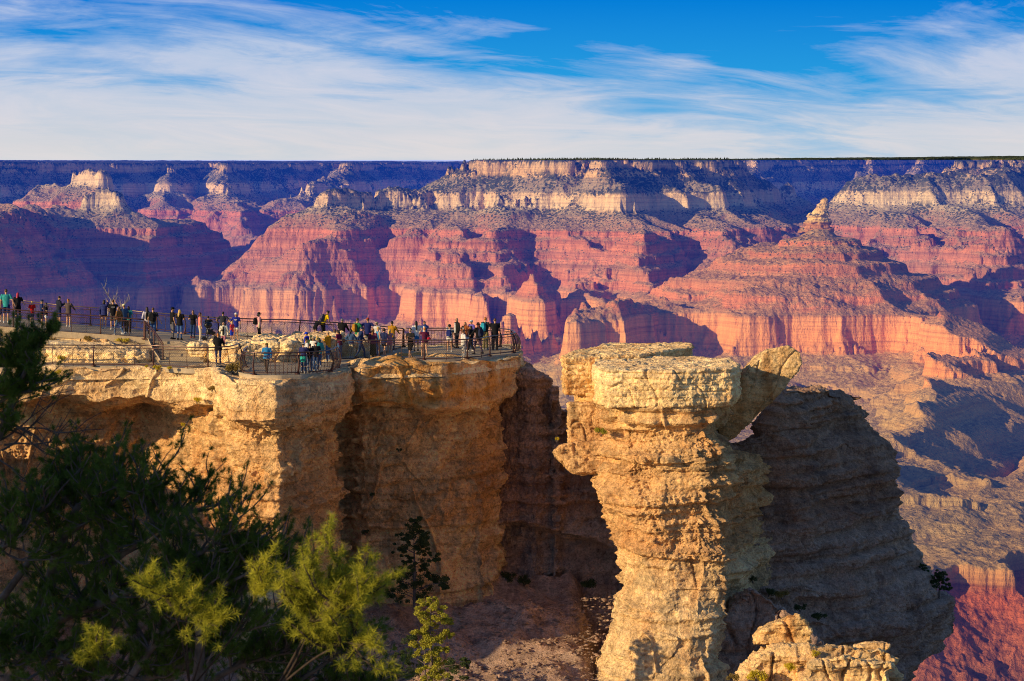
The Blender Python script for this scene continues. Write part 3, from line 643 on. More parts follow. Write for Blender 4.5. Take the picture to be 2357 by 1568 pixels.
def scree():
    # broken stones lying on the talus, and on the ledge below the dark cliff
    r = np.random.default_rng(12); n = 9000; X = r.uniform(-13, 6, n); Y = r.uniform(84, 101, n); s = .02+.11*r.random(n)**4; Z = tal_z(X, Y)+s*.2
    base = np.array([(-1,-1,-.7),(1,-.8,-.7),(1.1,.9,-.6),(-.8,1,-.7),(-.7,-.6,.6),(.6,-.7,.5),(.5,.7,.7),(-.6,.5,.45)]); Fb = np.array([(0,3,2,1),(4,5,6,7),(0,1,5,4),(1,2,6,5),(2,3,7,6),(3,0,4,7)])
    V = base[None]*s[:,None,None]*np.array([1.3,.9,.5])*(1+.30*r.normal(size=(n,8,3))); a = r.uniform(0,6.28,n); c,si = np.cos(a)[:,None],np.sin(a)[:,None]
    V = np.stack([V[...,0]*c-V[...,1]*si, V[...,0]*si+V[...,1]*c, V[...,2]],-1)+np.stack([X,Y,Z],-1)[:,None]
    Fc = (np.arange(n)[:,None,None]*8+Fb[None]).reshape(-1,4)
    tag(link('scree', mesh_np('scree', V, Fc, False), M_DARK), 'loose broken stones on the slope at the foot of the walls', 'scree', kind='stuff')
if 'fg' not in SKIP:
    scree()
    build_promontory(); build_recess(); build_pillar(); build_right_cliff(); build_rocks(); terrace(); near_slope()
# =====================================================================
# PATHS, STEPS, RAILINGS
# =====================================================================
class MB:
    def __init__(s): s.v = []; s.f = []
    def add(s, v, f):
        o = len(s.v); s.v += [tuple(p) for p in v]; s.f += [tuple(i+o for i in q) for q in f]
    def tube(s, pts, r, n=6, cap=True, rx=None):
        pts = [Vector(p) for p in pts]; R = r if isinstance(r,(list,tuple)) else [r]*len(pts); V = []; prev = None
        for i,p in enumerate(pts):
            d = (pts[min(i+1,len(pts)-1)]-pts[max(i-1,0)]).normalized()
            up = Vector((0,0,1)) if abs(d.z) < .9 else Vector((0,1,0))
            a = d.cross(up).normalized(); b = a.cross(d).normalized()
            if prev is not None and a.dot(prev) < 0: a, b = -a, -b
            prev = a
            V += [p+a*math.cos(t)*R[i]+b*math.sin(t)*R[i] for t in [2*math.pi*k/n for k in range(n)]]
        Fc = [(i*n+k, i*n+(k+1)%n, (i+1)*n+(k+1)%n, (i+1)*n+k) for i in range(len(pts)-1) for k in range(n)]
        if cap: Fc += [tuple(range(n))[::-1], tuple((len(pts)-1)*n+k for k in range(n))]
        s.add(V, Fc)
    def box(s, c, size, rz=0):
        m = Matrix.Rotation(rz,3,'Z'); c = Vector(c)
        V = [c+m@Vector((x*size[0]/2,y*size[1]/2,z*size[2]/2)) for x in (-1,1) for y in (-1,1) for z in (-1,1)]
        s.add(V, [(0,1,3,2),(4,6,7,5),(0,4,5,1),(2,3,7,6),(0,2,6,4),(1,5,7,3)])
    def me(s, name, smooth=False):
        me = bpy.data.meshes.new(name); me.from_pydata([tuple(v) for v in s.v], [], s.f); me.update()
        if smooth: me.polygons.foreach_set('use_smooth', [True]*len(me.polygons))
        return me
    def build(s, name, mat, parent=None, smooth=False, **k): return link(name, s.me(name, smooth), mat, parent, **k)
M_CONC = rock_material('path_concrete', (.92,.90,.84), .05, .12)
def conc():
    t = NT('concrete'); p = t.pos(); n = t.noise(p, 1.2, 6, .7); n2 = t.noise(p, 14, 4, .7)
    c = t.ramp(n, [(.3,(.40,.31,.20)),(.7,(.55,.44,.30))]); c = t.mix(.4, c, t.mix(1,c,t.ramp(n2,[(.3,(.6,.6,.6)),(.7,(1.3,1.3,1.3))]),'MULTIPLY'))
    return t.out(c, .9, t.bump(t.math('ADD',t.math('MULTIPLY',n,.03),t.math('MULTIPLY',n2,.01)), 1, 1), .1)
M_CONC = conc()
M_IRON = simple('rusted_rail', (.085,.035,.030), .5, .4, 6, .4, .3)
M_PIPE = simple('top_pipe', (.16,.10,.085), .32, .3, 5, .6, .6)
M_WIRE = simple('fence_wire', (.09,.07,.065), .45, .2, 5, .4, .5)
def strip(name, front, back, mat, n=60, thick=.25):
    f = np.array(front, float); b = np.array(back, float)
    rs = lambda A: np.stack([np.interp(np.linspace(0,1,n), np.linspace(0,1,len(A)), A[:,k]) for k in range(3)], 1)
    f, b = rs(f), rs(b); m = 24; t = np.linspace(0,1,m)[:,None,None]
    G = f[None]*(1-t)+b[None]*t; lo = f-np.array([0,0,thick]); lob = b-np.array([0,0,thick])
    G = np.concatenate([lo[None], G, lob[None]])
    return tag(link(name, mesh_np(name, G, grid_faces(m+2, n, True), False), mat), kind='structure')
def upt(px, Y): return (PX(px,Y), Y, zup(px))
def build_paths():
    fr = [(-60,101.3),(0,101.2),(22,101.2),(64,101.2),(109,101.2),(145,101.2)]
    bk = [(-60,112.5),(0,111.8),(52,109.6),(104,108.8),(130,108.5),(145,107.8)]
    strip('upper_path', [upt(*p) for p in fr], [upt(*p) for p in bk], M_CONC)
    fr = [(145,99.75),(190,99.75),(215,100.6),(262,101.0),(300,103.2),(352,103.4),(372,100)]; bk = [(145,107.8),(160,107.2),(190,104.8),(241,102.1),(290,105.2),(345,106.6),(404,108.0)]
    strip('upper_path', [upt(*p) for p in fr], [upt(*p) for p in bk], M_CONC)
    # lower walk and the platform floor
    L = lambda px,Y,dz=0: (PX(px,Y),Y,ZL+dz)
    strip('walkway', [L(-60,95.3),L(30,95.3),(L(105,95.5)),L(151,95.4),L(186,94.2),L(212,94.0),L(232,93.5),L(243,91.4),L(256,90.5),L(280,90.4),L(303,91.0),L(322,91.9),L(335,93.6),L(342,96.6),L(372,99)],
                     [L(-60,98),L(30,98),L(105,98),L(151,98),L(186,98),L(212,97.9),L(232,97.9),L(243,97.9),L(256,97.9),L(280,97.8),L(303,97.8),L(322,97.9),L(335,98),L(342,98.6),L(372,101)], M_CONC, 90)
    strip('platform', [L(334,98.5,.004),L(351,98.3,.004),L(397,98.6,.004),L(442,98.7,.004),L(480,100.0,.004),L(492,101.6,.004),L(514,103.0,.004),L(519,103.2,.004)],
                      [L(345,104.8,.004),L(372,105.5,.004),L(405,107.6,.004),L(447,107.9,.004),L(480,108,.004),L(502,107.6,.004),L(512,105.8,.004),L(520,104.2,.004)], M_CONC, 80, .5)
    # curb of the upper path, then masonry below its left half
    r = empty('retaining_wall', (PX(70,101),101,-8), 0, 'low stone and concrete retaining wall under the upper path', 'wall')
    m = MB(); pts = [(-60,0),(0,0),(22,0),(64,0),(109,0),(130,0),(146,0)]
    f = []
    for px,_ in pts: f.append(Vector(upt(px,101.1)))
    def face(pl, z0, z1, d):
        m_ = MB()
        for a,b in zip(pl, pl[1:]):
            V = [(a.x,a.y,a.z+z0),(b.x,b.y,b.z+z0),(b.x,b.y,b.z+z1),(a.x,a.y,a.z+z1),(a.x,a.y+d,a.z+z0),(b.x,b.y+d,b.z+z0),(b.x,b.y+d,b.z+z1),(a.x,a.y+d,a.z+z1)]
            m_.add(V,[(0,1,2,3),(7,6,5,4),(3,2,6,7),(1,0,4,5)])
        return m_
    def child(mb, nm, mat):
        me = mb.me(nm); me.transform(Matrix.Translation(-r.location)); return link(nm, me, mat, r)
    child(face(f, -.22, .10, .28), 'curb', M_CONC); child(face([v+Vector((0,.06,0)) for v in f], -1.2, -.221, .3), 'wall_base', M_CONC)
    random.seed(4); M_ST = rock_material('wall_stone', (1.0,.82,.6), .5, .5); k = 0
    for row in range(3):
        x = PX(38,101.1)
        while x < PX(97,101.1):
            w_ = random.uniform(.35,.9); z = -7.32-.36-.22*row-(x+25)*.01
            q = MB(); 
            q.box((x+w_/2,101.07,z),(w_-.03,.14+random.random()*.05,.20),0); me = q.me('stone'); bm = bmesh.new(); bm.from_mesh(me); bmesh.ops.bevel(bm, geom=bm.edges, offset=.03, segments=2, affect='EDGES'); bm.to_mesh(me); bm.free()
            me.transform(Matrix.Translation(-r.location)); link('stone', me, M_ST, r); x += w_
    # curved corner of the wall beside the steps
    f2 = [Vector(upt(146,101.1)),Vector(upt(148,100.6)),Vector(upt(148.5,99.9)),Vector((PX(152,98.6),98.6,-7.95)),Vector((PX(160,97.4),97.4,-8.45))]
    child(face(f2, -1.1, .1, .3), 'curb', M_CONC)
    s = empty('stairway', (PX(168,98.5),98.5,ZL), 0, 'flight of concrete steps between the lower walkway and the upper path', 'steps')
    for k in range(7):
        z = -7.63-.131*(k+1); x0 = PX(144+3.2*k, 99.7-.40*k); x1 = PX(190+2.9*k, 99.7-.4*k); y1 = 99.75-.40*k; y0 = y1-.42
        V = [(x0,y0,z-.5),(x1,y0,z-.5),(x1,y1+.3,z-.5),(x0,y1+.3,z-.5),(x0,y0,z),(x1,y0,z),(x1,y1+.3,z),(x0,y1+.3,z)]
        q = MB(); q.add(V,[(0,1,5,4),(1,2,6,5),(2,3,7,6),(3,0,4,7),(4,5,6,7),(3,2,1,0)]); me = q.me('step'); me.transform(Matrix.Translation(-s.location)); link('step', me, M_CONC, s)
def smooth_path(pts, n=8):
    pts = [Vector(p) for p in pts]; out = []
    for i in range(len(pts)-1):
        p0 = pts[max(i-1,0)]; p1 = pts[i]; p2 = pts[i+1]; p3 = pts[min(i+2,len(pts)-1)]
        for k in range(n):
            t = k/n; out.append(.5*((2*p1)+(p2-p0)*t+(2*p0-5*p1+4*p2-p3)*t*t+(3*p1-p0-3*p2+p3)*t**3))
    return out+[pts[-1]]
def railing(label, base, inward, H=1.05, bulge=.13, lean=.10, every=3.4, minor=3, pickets=None, link_mesh=True, pipe=True, curl=None):
    """base: world points; inward: +1/-1 side that is the path; posts bow outward"""
    b = smooth_path(base, 10); L = [0]
    for p,q in zip(b, b[1:]): L.append(L[-1]+(q-p).length)
    tot = L[-1]
    def at(s):
        s = max(0,min(tot,s)); i = max(0,min(len(L)-2, int(np.searchsorted(L, s))-1)); f = (s-L[i])/(L[i+1]-L[i]+1e-9)
        p = b[i].lerp(b[i+1], f); d = (b[min(i+2,len(b)-1)]-b[max(i-1,0)]); d.z = 0; d.normalize(); n = Vector((-d.y,d.x,0))*inward; return p, n
    o = empty('railing', b[len(b)//2], 0, label, 'railing', 'railings around the viewpoint'); off = Matrix.Translation(-o.location)
    def put(mb, nm, mat, smooth=True):
        me = mb.me(nm, smooth); me.transform(off); return link(nm, me, mat, o)
    def prof(s, h):        # bowed profile
        p, n = at(s); t = h/H; return p + Vector((0,0,h)) - n*(bulge*math.sin(t*math.pi*.9)) + n*(lean*t*t)
    N = max(2, round(tot/every)); hs = [0,.2,.42,.64,.84,1.0]
    for i in range(N+1):
        s = tot*i/N; q = MB(); q.tube([prof(s,h*H) for h in hs], [.045,.042,.038,.034,.030,.028], 6); p,_ = at(s); q.box(p+Vector((0,0,.03)),(.22,.22,.06)); put(q,'post',M_IRON)
        if i < N:
            for k in range(1,minor+1):
                q = MB(); q.tube([prof(s+tot/N*k/(minor+1),h*H*.88) for h in hs], .014, 5); put(q,'baluster',M_IRON)
    n = max(8,int(tot*2.5)); S = [tot*i/n for i in range(n+1)]
    for h,r,nm,mt in ((H,.034,'top_rail',M_PIPE if pipe else M_IRON),(H*.87,.022,'mid_rail',M_IRON),(.10,.024,'bottom_rail',M_IRON)):
        q = MB(); q.tube([prof(s,h) for s in S], r, 6); put(q,nm,mt)
    if link_mesh:
        q = MB(); st = .115; hh = H*.87-.10; k = 0; s = -hh*.9
        while s < tot:
            for sgn in (1,-1):
                pts = []
                for j in range(5):
                    h = .10+hh*j/4; ss = s+ (hh*.9)*(j/4 if sgn > 0 else 1-j/4)
                    if 0 <= ss <= tot: pts.append(prof(ss,h))
                if len(pts) > 1: q.tube(pts, .0042, 3, False)
            s += st
        put(q,'chain_link',M_WIRE,False)
    if pickets:
        s0,s1 = pickets; q = None; s = s0*tot
        while s < s1*tot:
            q = MB(); q.tube([prof(s,h*H*.87+.02) for h in hs], .013, 5); put(q,'picket',M_IRON); s += .19
    return o
def build_rails():
    L = lambda px,Y: (PX(px,Y),Y,ZL)
    railing('bowed mesh railing along the front of the lower walkway beneath the steps', [L(-30,95.6),L(30,95.6),L(80,95.5),L(118,95.4),L(151,95.2),L(186,94.2),L(214,94.1),L(231,94.9),L(240,96.6)], 1, every=3.0, minor=2)
    railing('rounded bay railing around the lower overlook with close pickets on its right', [L(247,94.8),L(243,93.0),L(244,91.6),L(252,90.9),L(266,90.8),L(285,90.8),L(306,91.3),L(324,91.9),L(333,92.9),L(338,94.6)], 1, every=2.1, minor=1, pickets=(.46,.86), bulge=.17)
    railing('straight mesh railing along the front of the crowded platform', [L(336,98.9),L(351,98.6),L(375,98.8),L(397,98.9),L(442,98.9),L(466,99.4),L(480,100.2),L(493,101.8),L(513,103.4)], 1, bulge=.04, lean=.05, every=2.5, minor=1)
    railing('bowed railing closing the rounded tip of the platform', [L(514,103.6),L(518,104.5),L(515,106.0),L(508,107.2),L(500,107.7)], 1, bulge=.20, lean=.22, every=1.5, minor=2)
    railing('railing with close pickets across the back of the platform', [L(404,107.6),L(425,107.8),L(450,107.9),L(478,108),L(500,107.8)], -1, bulge=.05, lean=.05, every=2.4, minor=0, pickets=(.25,1.0))
    railing('long dark mesh railing along the canyon edge behind the crowd', [upt(156,107.4),upt(172,106.0),upt(188,104.9),upt(212,103.3),upt(240,102.2),upt(262,103.2),upt(290,105.1),upt(345,106.7),upt(385,107.4),(PX(403,107.6),107.6,ZL)], -1, bulge=.10, every=3.2, minor=2)
    railing('bowed mesh railing along the back of the upper path on the left', [upt(-30,111.6),upt(20,110.8),upt(52,109.4),upt(78,108.8),upt(104,108.6),upt(130,108.3),upt(145,107.9),upt(155,107.5)], -1, every=3.6, minor=2)
    railing('rusty mesh railing along the front edge of the upper path', [upt(-30,101.3),upt(0,101.25),upt(22,101.25),upt(64,101.25),upt(109,101.2),upt(144,101.15)], 1, bulge=.0, lean=.0, H=1.05, every=2.45, minor=2, pipe=False)
    a = Vector(upt(145,101.1)); b_ = Vector((PX(163,97.6),97.6,ZL+.0))
    railing('sloping handrail panel beside the top of the steps', [a, a.lerp(b_,.5)+Vector((0,0,.08)), b_], 1, H=.98, bulge=0, lean=0, every=1.9, minor=1, pipe=False)
if 'rail' not in SKIP: build_paths(); build_rails()
def build_outcrop():
    D = ['broad cream outcrop beside the steps behind the walkway','cream boulder with a sunlit face behind the blue jacketed walker','pale rock block left of the bay railing crowd','dark sided boulder under the end of the mesh railing','flat cream rock slab beside the top step','low pale rock behind the bay railing']
    S = [([(206,98.6),(214,97.6),(236,97.5),(262,98.0),(264,102.4),(240,101.6),(210,100.8)], -7.62),([(250,98.4),(262,98.0),(290,98.0),(300,98.6),(304,103.5),(256,102.6)], -7.50),([(288,98.8),(296,98.4),(322,98.8),(334,99.8),(345,104.0),(296,103.8)], -7.42),
         ([(327,101.4),(335,101.0),(356,101.2),(369,101.8),(367,104.8),(332,104.8)], -7.72),([(188,98.6),(190,97.9),(204,97.9),(212,98.6),(208,100.2),(190,100.2)], -7.66),([(225,96.9),(240,96.6),(246,97.4),(238,98.3),(226,98.2)], -8.15)]
    for i,(pl,zt) in enumerate(S):
        o = hull_rock('outcrop', slab(pl, ZL-.5, zt, None, -.06 if i < 4 else 0), M_PALE, .05, .20, 20+i, .9, rnd=.2); tag(o, D[i], 'rock outcrop', 'rock outcrops on the viewpoint')
    # pale rocky bank under the upper path, left
    D = ['long pale rocky bank below the stone wall of the upper path','dark faced block of rock left of the steps','small rounded rock under the curved wall corner']
    S = [([(40,98.0),(80,97.4),(118,97.3),(138,98.0),(142,100.9),(90,100.9),(44,100.9)], -7.86),([(120,98.4),(132,97.2),(148,97.6),(152,99.0),(144,100.8),(124,100.8)], -7.95),([(100,99.5),(104,98.8),(114,98.8),(116,99.8),(108,100.4)], -7.74)]
    for i,(pl,zt) in enumerate(S):
        o = hull_rock('outcrop', slab(pl, ZL-.4, zt, None, -.12), M_PALE, .05, .26, 30+i, .8, rnd=.25); tag(o, D[i], 'rock outcrop', 'rock outcrops on the viewpoint')
if 'outc' not in SKIP: build_outcrop()
# =====================================================================
# PEOPLE
# =====================================================================
def ellip(mb, c, r, n=10, m=7, rot=None):
    V = []; 
    for i in range(m+1):
        ph = math.pi*i/m
        for k in range(n):
            th = 2*math.pi*k/n; v = Vector((r[0]*math.sin(ph)*math.cos(th), r[1]*math.sin(ph)*math.sin(th), r[2]*math.cos(ph)))
            if rot: v = rot@v
            V.append(v+Vector(c))
    mb.add(V, [(i*n+k,(i+1)*n+k,(i+1)*n+(k+1)%n,i*n+(k+1)%n) for i in range(m) for k in range(n)])
def cap(mb, a, b, ra, rb, n=9):
    a, b = Vector(a), Vector(b); d = (b-a).normalized()
    mb.tube([a-d*ra*.85, a-d*ra*.5, a, a.lerp(b,.5), b, b+d*rb*.5, b+d*rb*.85], [ra*.5, ra*.86, ra, (ra+rb)/2, rb, rb*.86, rb*.5], n)
def rings(mb, L, n=12):       # L: (x,y,z,rx,ry)
    V = []
    for x,y,z,rx,ry in L: V += [(x+rx*math.cos(2*math.pi*k/n), y+ry*math.sin(2*math.pi*k/n), z) for k in range(n)]
    Fc = [(i*n+k,i*n+(k+1)%n,(i+1)*n+(k+1)%n,(i+1)*n+k) for i in range(len(L)-1) for k in range(n)]
    mb.add(V, Fc+[tuple(range(n))[::-1], tuple((len(L)-1)*n+k for k in range(n))])
def remeshed(mb, vox):
    me = mb.me('t'); bm = bmesh.new(); bm.from_mesh(me); bmesh.ops.recalc_face_normals(bm, faces=bm.faces); bm.to_mesh(me); bm.free()
    o = bpy.data.objects.new('tmp', me); COL.objects.link(o); m = o.modifiers.new('r','REMESH'); m.mode = 'VOXEL'; m.voxel_size = vox
    s = o.modifiers.new('s','SMOOTH'); s.iterations = 2; s.factor = .5
    dg = bpy.context.evaluated_depsgraph_get(); r = bpy.data.meshes.new_from_object(o.evaluated_get(dg)); bpy.data.objects.remove(o)
    r.polygons.foreach_set('use_smooth', [True]*len(r.polygons)); return r
_cm = {}
def cloth(col, kind='plain', col2=None):
    key = (col, kind, col2)
    if key in _cm: return _cm[key]
    t = NT('cloth_'+kind); tc = t.n('ShaderNodeTexCoord').outputs['Object']; n = t.noise(tc, 9, 4, .6)
    base = t.mix(t.maprange(n,.3,.7), tuple(c*.7 for c in col), tuple(min(1,c*1.2) for c in col))
    sp = t.n('ShaderNodeSeparateXYZ'); t.l(tc, sp.inputs[0]); x,y,z = sp.outputs
    if kind == 'stripe':
        m = t.math('GREATER_THAN', t.math('SINE', t.math('MULTIPLY', z, 75)), 0); base = t.mix(m, base, col2)
    if kind == 'plaid':
        m = t.math('MULTIPLY', t.math('GREATER_THAN', t.math('SINE', t.math('MULTIPLY', z, 90)), .2), .6); m2 = t.math('MULTIPLY', t.math('GREATER_THAN', t.math('SINE', t.math('MULTIPLY', t.math('ADD',x,y), 90)), .2), .6); base = t.mix(t.math('MAXIMUM',m,m2), base, col2)
    if kind == 'print':
        m = t.math('GREATER_THAN', t.noise(tc, 26, 2), .54); base = t.mix(m, base, col2)
    if kind == 'puffer': pass
    h = t.math('ADD', n, t.math('MULTIPLY', t.math('SINE', t.math('MULTIPLY', z, 80)), .5 if kind == 'puffer' else 0))
    _cm[key] = t.out(base, .85, t.bump(h, .6, .02), .1); return _cm[key]
SK = {'l':(.60,.33,.20),'m':(.48,.26,.15),'t':(.38,.20,.11),'d':(.20,.10,.055)}
HC = {'black':(.012,.010,.010),'dark':(.035,.020,.012),'brown':(.10,.045,.02),'blonde':(.62,.40,.12),'red':(.32,.10,.03),'pink':(.42,.03,.07),'grey':(.18,.16,.15),'auburn':(.10,.018,.010),'ginger':(.45,.16,.03)}
BL=(.012,.012,.015); NV=(.02,.035,.12); WH=(.75,.73,.70); GY=(.16,.16,.18); JN=(.05,.12,.30); DJ=(.025,.055,.15); KH=(.42,.33,.18); TE=(.03,.32,.30)
def solid(name, me, mat, parent): return link(name, me, mat, parent)
VOX = .021
def person(px, py, hpx, label, rz=0, zone='L', sk='l', hair=('short','dark'), top=('tee',BL), bot=('pants',BL), shoe=(.6,.58,.55), arms=('down','down'), legs='stand', lean=0, hat=None, sex='m', bag=None, head=0, Y=None, zoff=0, extra=None, fat=1.0):
    """rz 0 = back to the camera, 180 = faces it; 90 = faces left; -90 = faces right"""
    Z = (zup(px) if zone == 'U' else ZL) + zoff
    if Y is None: Y = Z*F/(HY-py)
    Yd = Y; H = hpx/F*Yd
    root = empty('person', (PX(px,Y),Y,Z+.005), math.radians(rz), label, 'person')
    W = (.118 if sex == 'm' else .105)*H*fat**.5; hipw = (.090 if sex == 'm' else .098)*H*fat**.6; dp = .062*H*fat
    if sex == 'c': W = .108*H
    la = math.radians(lean)
    piv = Vector((0,0,.53*H))
    def tp(x,y,z):      # torso point with lean about the hips
        v = Vector((x,y,z))-piv; c,s = math.cos(la), math.sin(la); return Vector((v.x, v.y*c+v.z*s, -v.y*s+v.z*c))+piv
    # legs
    hx = .055*H*fat**.3
    st = {'stand':((-.01,0,0),(.012,0,.0)),'wide':((-.03,0,0),(.03,0,0)),'walk':((.0,.15,0),(0,-.15,.03)),'walk2':((0,-.15,.03),(0,.15,0)),'shift':((-.02,.03,0),(.03,-.02,0))}[legs]
    J = []
    for sgn,(ox,oy,oz) in zip((-1,1), st):
        hip = Vector((sgn*hx,0,.50*H)); ank = Vector((sgn*hx*.85+ox*H,oy*H,(.045+oz)*H)); kn = hip.lerp(ank,.48)+Vector((0,.018*H+(.03*H if 'walk' in legs else 0),0)); J.append((hip,kn,ank))
    # arms
    A = []
    for sgn, ar in zip((-1,1), arms):
        sh = tp(sgn*W*.98, 0, .81*H)
        el, wr = {'down':((.155,-.01,.645),(.165,.03,.50)),'out':((.19,-.01,.66),(.24,.04,.53)),'phone':((.14,.02,.665),(.06,.17,.72)),'cup':((.15,.03,.66),(.07,.15,.70)),'hips':((.235,-.04,.67),(.115,.04,.57)),'up':((.16,.09,.76),(.07,.14,.90)),'high':((.10,.12,.88),(.10,.16,1.02)),
                  'rail':((.15,.08,.68),(.13,.22,.60)),'swf':((.15,.07,.66),(.15,.17,.56)),'swb':((.16,-.09,.66),(.17,-.11,.53)),'pocket':((.19,-.03,.67),(.13,.06,.54)),'point':((.15,.12,.77),(.15,.27,.79)),'side':((.22,.02,.72),(.33,.06,.70))}[ar]
        A.append((sh, tp(sgn*el[0]*H, el[1]*H, el[2]*H), tp(sgn*wr[0]*H, wr[1]*H, wr[2]*H)))
    hc = tp(0, .012*H, .925*H) if not head else tp(0, (.012+.05*math.sin(math.radians(head)))*H, (.925-.02*math.sin(math.radians(head)))*H)
    hrot = Matrix.Rotation(-la-math.radians(head),3,'X')
    def torso(mb, g, z0=.47, z1=.83, flare=0):
        L = []
        for z,wf,df in ((.47,1.0*hipw/W,1.05),(.53,.97*hipw/W,1.0),(.60,.80,.88),(.68,.86,.95),(.76,.97,1.02),(.81,.93,.86),(.835,.62,.6)):
            if z < z0-.001 or z > z1+.001: continue
            L.append((z,wf,df))
        V = []; n = 14
        for z,wf,df in L:
            f = 1+flare*max(0,(.66-z))*4
            for k in range(n):
                a = 2*math.pi*k/n; V.append(tp((wf*W*.95*f+g)*math.cos(a), (df*dp*f+g)*math.sin(a), z*H))
        Fc = [(i*n+k,i*n+(k+1)%n,(i+1)*n+(k+1)%n,(i+1)*n+k) for i in range(len(L)-1) for k in range(n)]
        mb.add(V, Fc+[tuple(range(n))[::-1], tuple((len(L)-1)*n+k for k in range(n))])
    # body, one surface
    b = MB(); torso(b, 0)
    cap(b, tp(0,-.005*H,.82*H), hc+Vector((0,-.01*H,-.03*H)), .034*H, .032*H)
    ellip(b, hc, (.043*H,.053*H,.062*H), 12, 9, hrot); ellip(b, hc+hrot@Vector((0,.018*H,-.028*H)), (.032*H,.036*H,.034*H), 10, 7, hrot)
    ellip(b, hc+hrot@Vector((0,.056*H,-.008*H)), (.009*H,.013*H,.015*H), 6, 5, hrot)
    for s in (-1,1): ellip(b, hc+hrot@Vector((s*.044*H,-.004*H,-.006*H)), (.007*H,.013*H,.019*H), 6, 5, hrot)
    for hip,kn,ank in J:
        cap(b, hip, kn, .048*H*fat**.4, .032*H); cap(b, kn, ank, .033*H, .019*H); cap(b, kn.lerp(ank,.22)+Vector((0,-.008*H,0)), kn.lerp(ank,.5), .033*H, .026*H)
        cap(b, ank+Vector((0,-.02*H,-.025*H)), ank+Vector((0,.075*H,-.03*H)), .020*H, .017*H)
    for sh,el,wr in A: cap(b, sh, el, .030*H*fat**.3, .023*H); cap(b, el, wr, .024*H, .015*H)
    for sh,el,wr in A: d = (wr-el).normalized(); cap(b, wr, wr+d*.045*H, .016*H, .018*H, 7)
    me = remeshed(b, VOX)
    # five bent fingers on each hand, set into the palm
    bm = bmesh.new(); bm.from_mesh(me); q = MB()
    for (sh,el,wr),s in zip(A,(-1,1)):
        d = (wr-el).normalized(); side = d.cross(Vector((0,1,.2))).normalized()
        fw = side.cross(d).normalized(); pe = wr+d*.052*H
        for k,(ln) in enumerate((.040,.046,.043,.034)):
            p0 = pe+side*((k-1.5)*.0095*H); p1 = p0+d*ln*.5*H+fw*.004*H; q.tube([p0,p1,p1+(d*.7+fw*.7).normalized()*ln*.45*H],[.0050*H,.0048*H,.0036*H],5)
        q.tube([wr+d*.02*H+side*.014*H, wr+d*.040*H+side*.026*H+fw*.01*H, wr+d*.056*H+side*.026*H+fw*.018*H],[.0062*H,.0056*H,.0042*H],5)
    me2 = q.me('f'); bm.from_mesh(me2); bm.to_mesh(me); bm.free(); me.polygons.foreach_set('use_smooth', [True]*len(me.polygons))
    solid('body', me, simple('skin_'+sk, SK[sk], .55, .12, 20, .3), root)
    # trousers, shorts, skirt
    bk, bc = bot[0], bot[1]; m = MB()
    g = {'leggings':.004,'pants':.010,'wide':.020,'shorts':.016,'skirt':.012,'mini':.012}[bk]*1.0
    torso(m, .007, .47, .60)
    for hip,kn,ank in J:
        if bk == 'pants' or bk == 'leggings' or bk == 'wide':
            k2 = 1.0 if bk != 'wide' else 1.35
            cap(m, hip+Vector((0,0,.01*H)), kn, .048*H*fat**.4+g, .034*H+g*k2); cap(m, kn, ank+Vector((0,0,.012*H)), .035*H+g*k2*.7, (.021*H if bk != 'wide' else .034*H)+g*.8)
        elif bk == 'shorts':
            cap(m, hip+Vector((0,0,.01*H)), hip.lerp(kn,.80), .049*H*fat**.4+g, .044*H+g*1.2)
        elif bk == 'mini': cap(m, hip+Vector((0,0,.01*H)), hip.lerp(kn,.32), .049*H*fat**.4+g, .047*H+g)
    if bk == 'skirt': rings(m, [(0,0,.10*H,.115*H,.10*H),(0,0,.3*H,.105*H,.09*H),(0,0,.5*H,hipw*1.02,dp*1.2),(0,0,.58*H,W*.8,dp)])
    if bot[0] == 'mini' and len(bot) > 3: rings(m, [(0,0,.36*H,.11*H,.085*H),(0,0,.5*H,hipw*1.04,dp*1.25),(0,0,.6*H,W*.8,dp)])
    solid({'skirt':'skirt','shorts':'shorts','mini':'shorts'}.get(bk,'trousers'), remeshed(m, VOX*1.05), cloth(bc, bot[2] if len(bot) > 2 and bot[2] else 'plain', (.1,.1,.1) if len(bot) > 2 else None), root)
    # top
    tk, tc = top[0], top[1]; m = MB(); g = {'tee':.012,'tank':.010,'shirt':.014,'jacket':.022,'hoodie':.024,'puffer':.030}[tk]
    torso(m, g, .47 if tk != 'tank' else .53, .835, .10 if tk in ('tee','jacket','shirt') else 0)
    for sh,el,wr in A:
        if tk == 'tank': cap(m, sh.lerp(tp(0,0,.8*H),.25), sh, .030*H, .030*H)
        elif tk == 'tee': cap(m, sh, sh.lerp(el,.62), .031*H*fat**.3+g*.9, .028*H+g)
        else: cap(m, sh, el, .031*H*fat**.3+g*.8, .024*H+g*.8); cap(m, el, el.lerp(wr,.96), .025*H+g*.8, .017*H+g*.7)
    if tk == 'hoodie': ellip(m, tp(0,-.045*H,.835*H), (.055*H,.03*H,.028*H))
    if tk in ('hoodie','jacket','puffer','shirt'): cap(m, tp(0,-.004*H,.815*H), tp(0,-.002*H,.845*H), .045*H, .042*H)
    solid({'tee':'shirt','tank':'top','shirt':'shirt'}.get(tk,'jacket'), remeshed(m, VOX*1.05), cloth(tc, top[2] if len(top) > 2 else ('puffer' if tk == 'puffer' else 'plain'), top[3] if len(top) > 3 else None), root)
    # shoes
    for hip,kn,ank in J:
        m = MB(); cap(m, ank+Vector((0,-.022*H,-.026*H)), ank+Vector((0,.078*H,-.030*H)), .026*H, .022*H, 8); cap(m, ank+Vector((0,-.008*H,-.012*H)), ank+Vector((0,-.006*H,.004*H)), .026*H, .024*H, 8); solid('shoe', m.me('shoe', True), cloth(shoe), root)
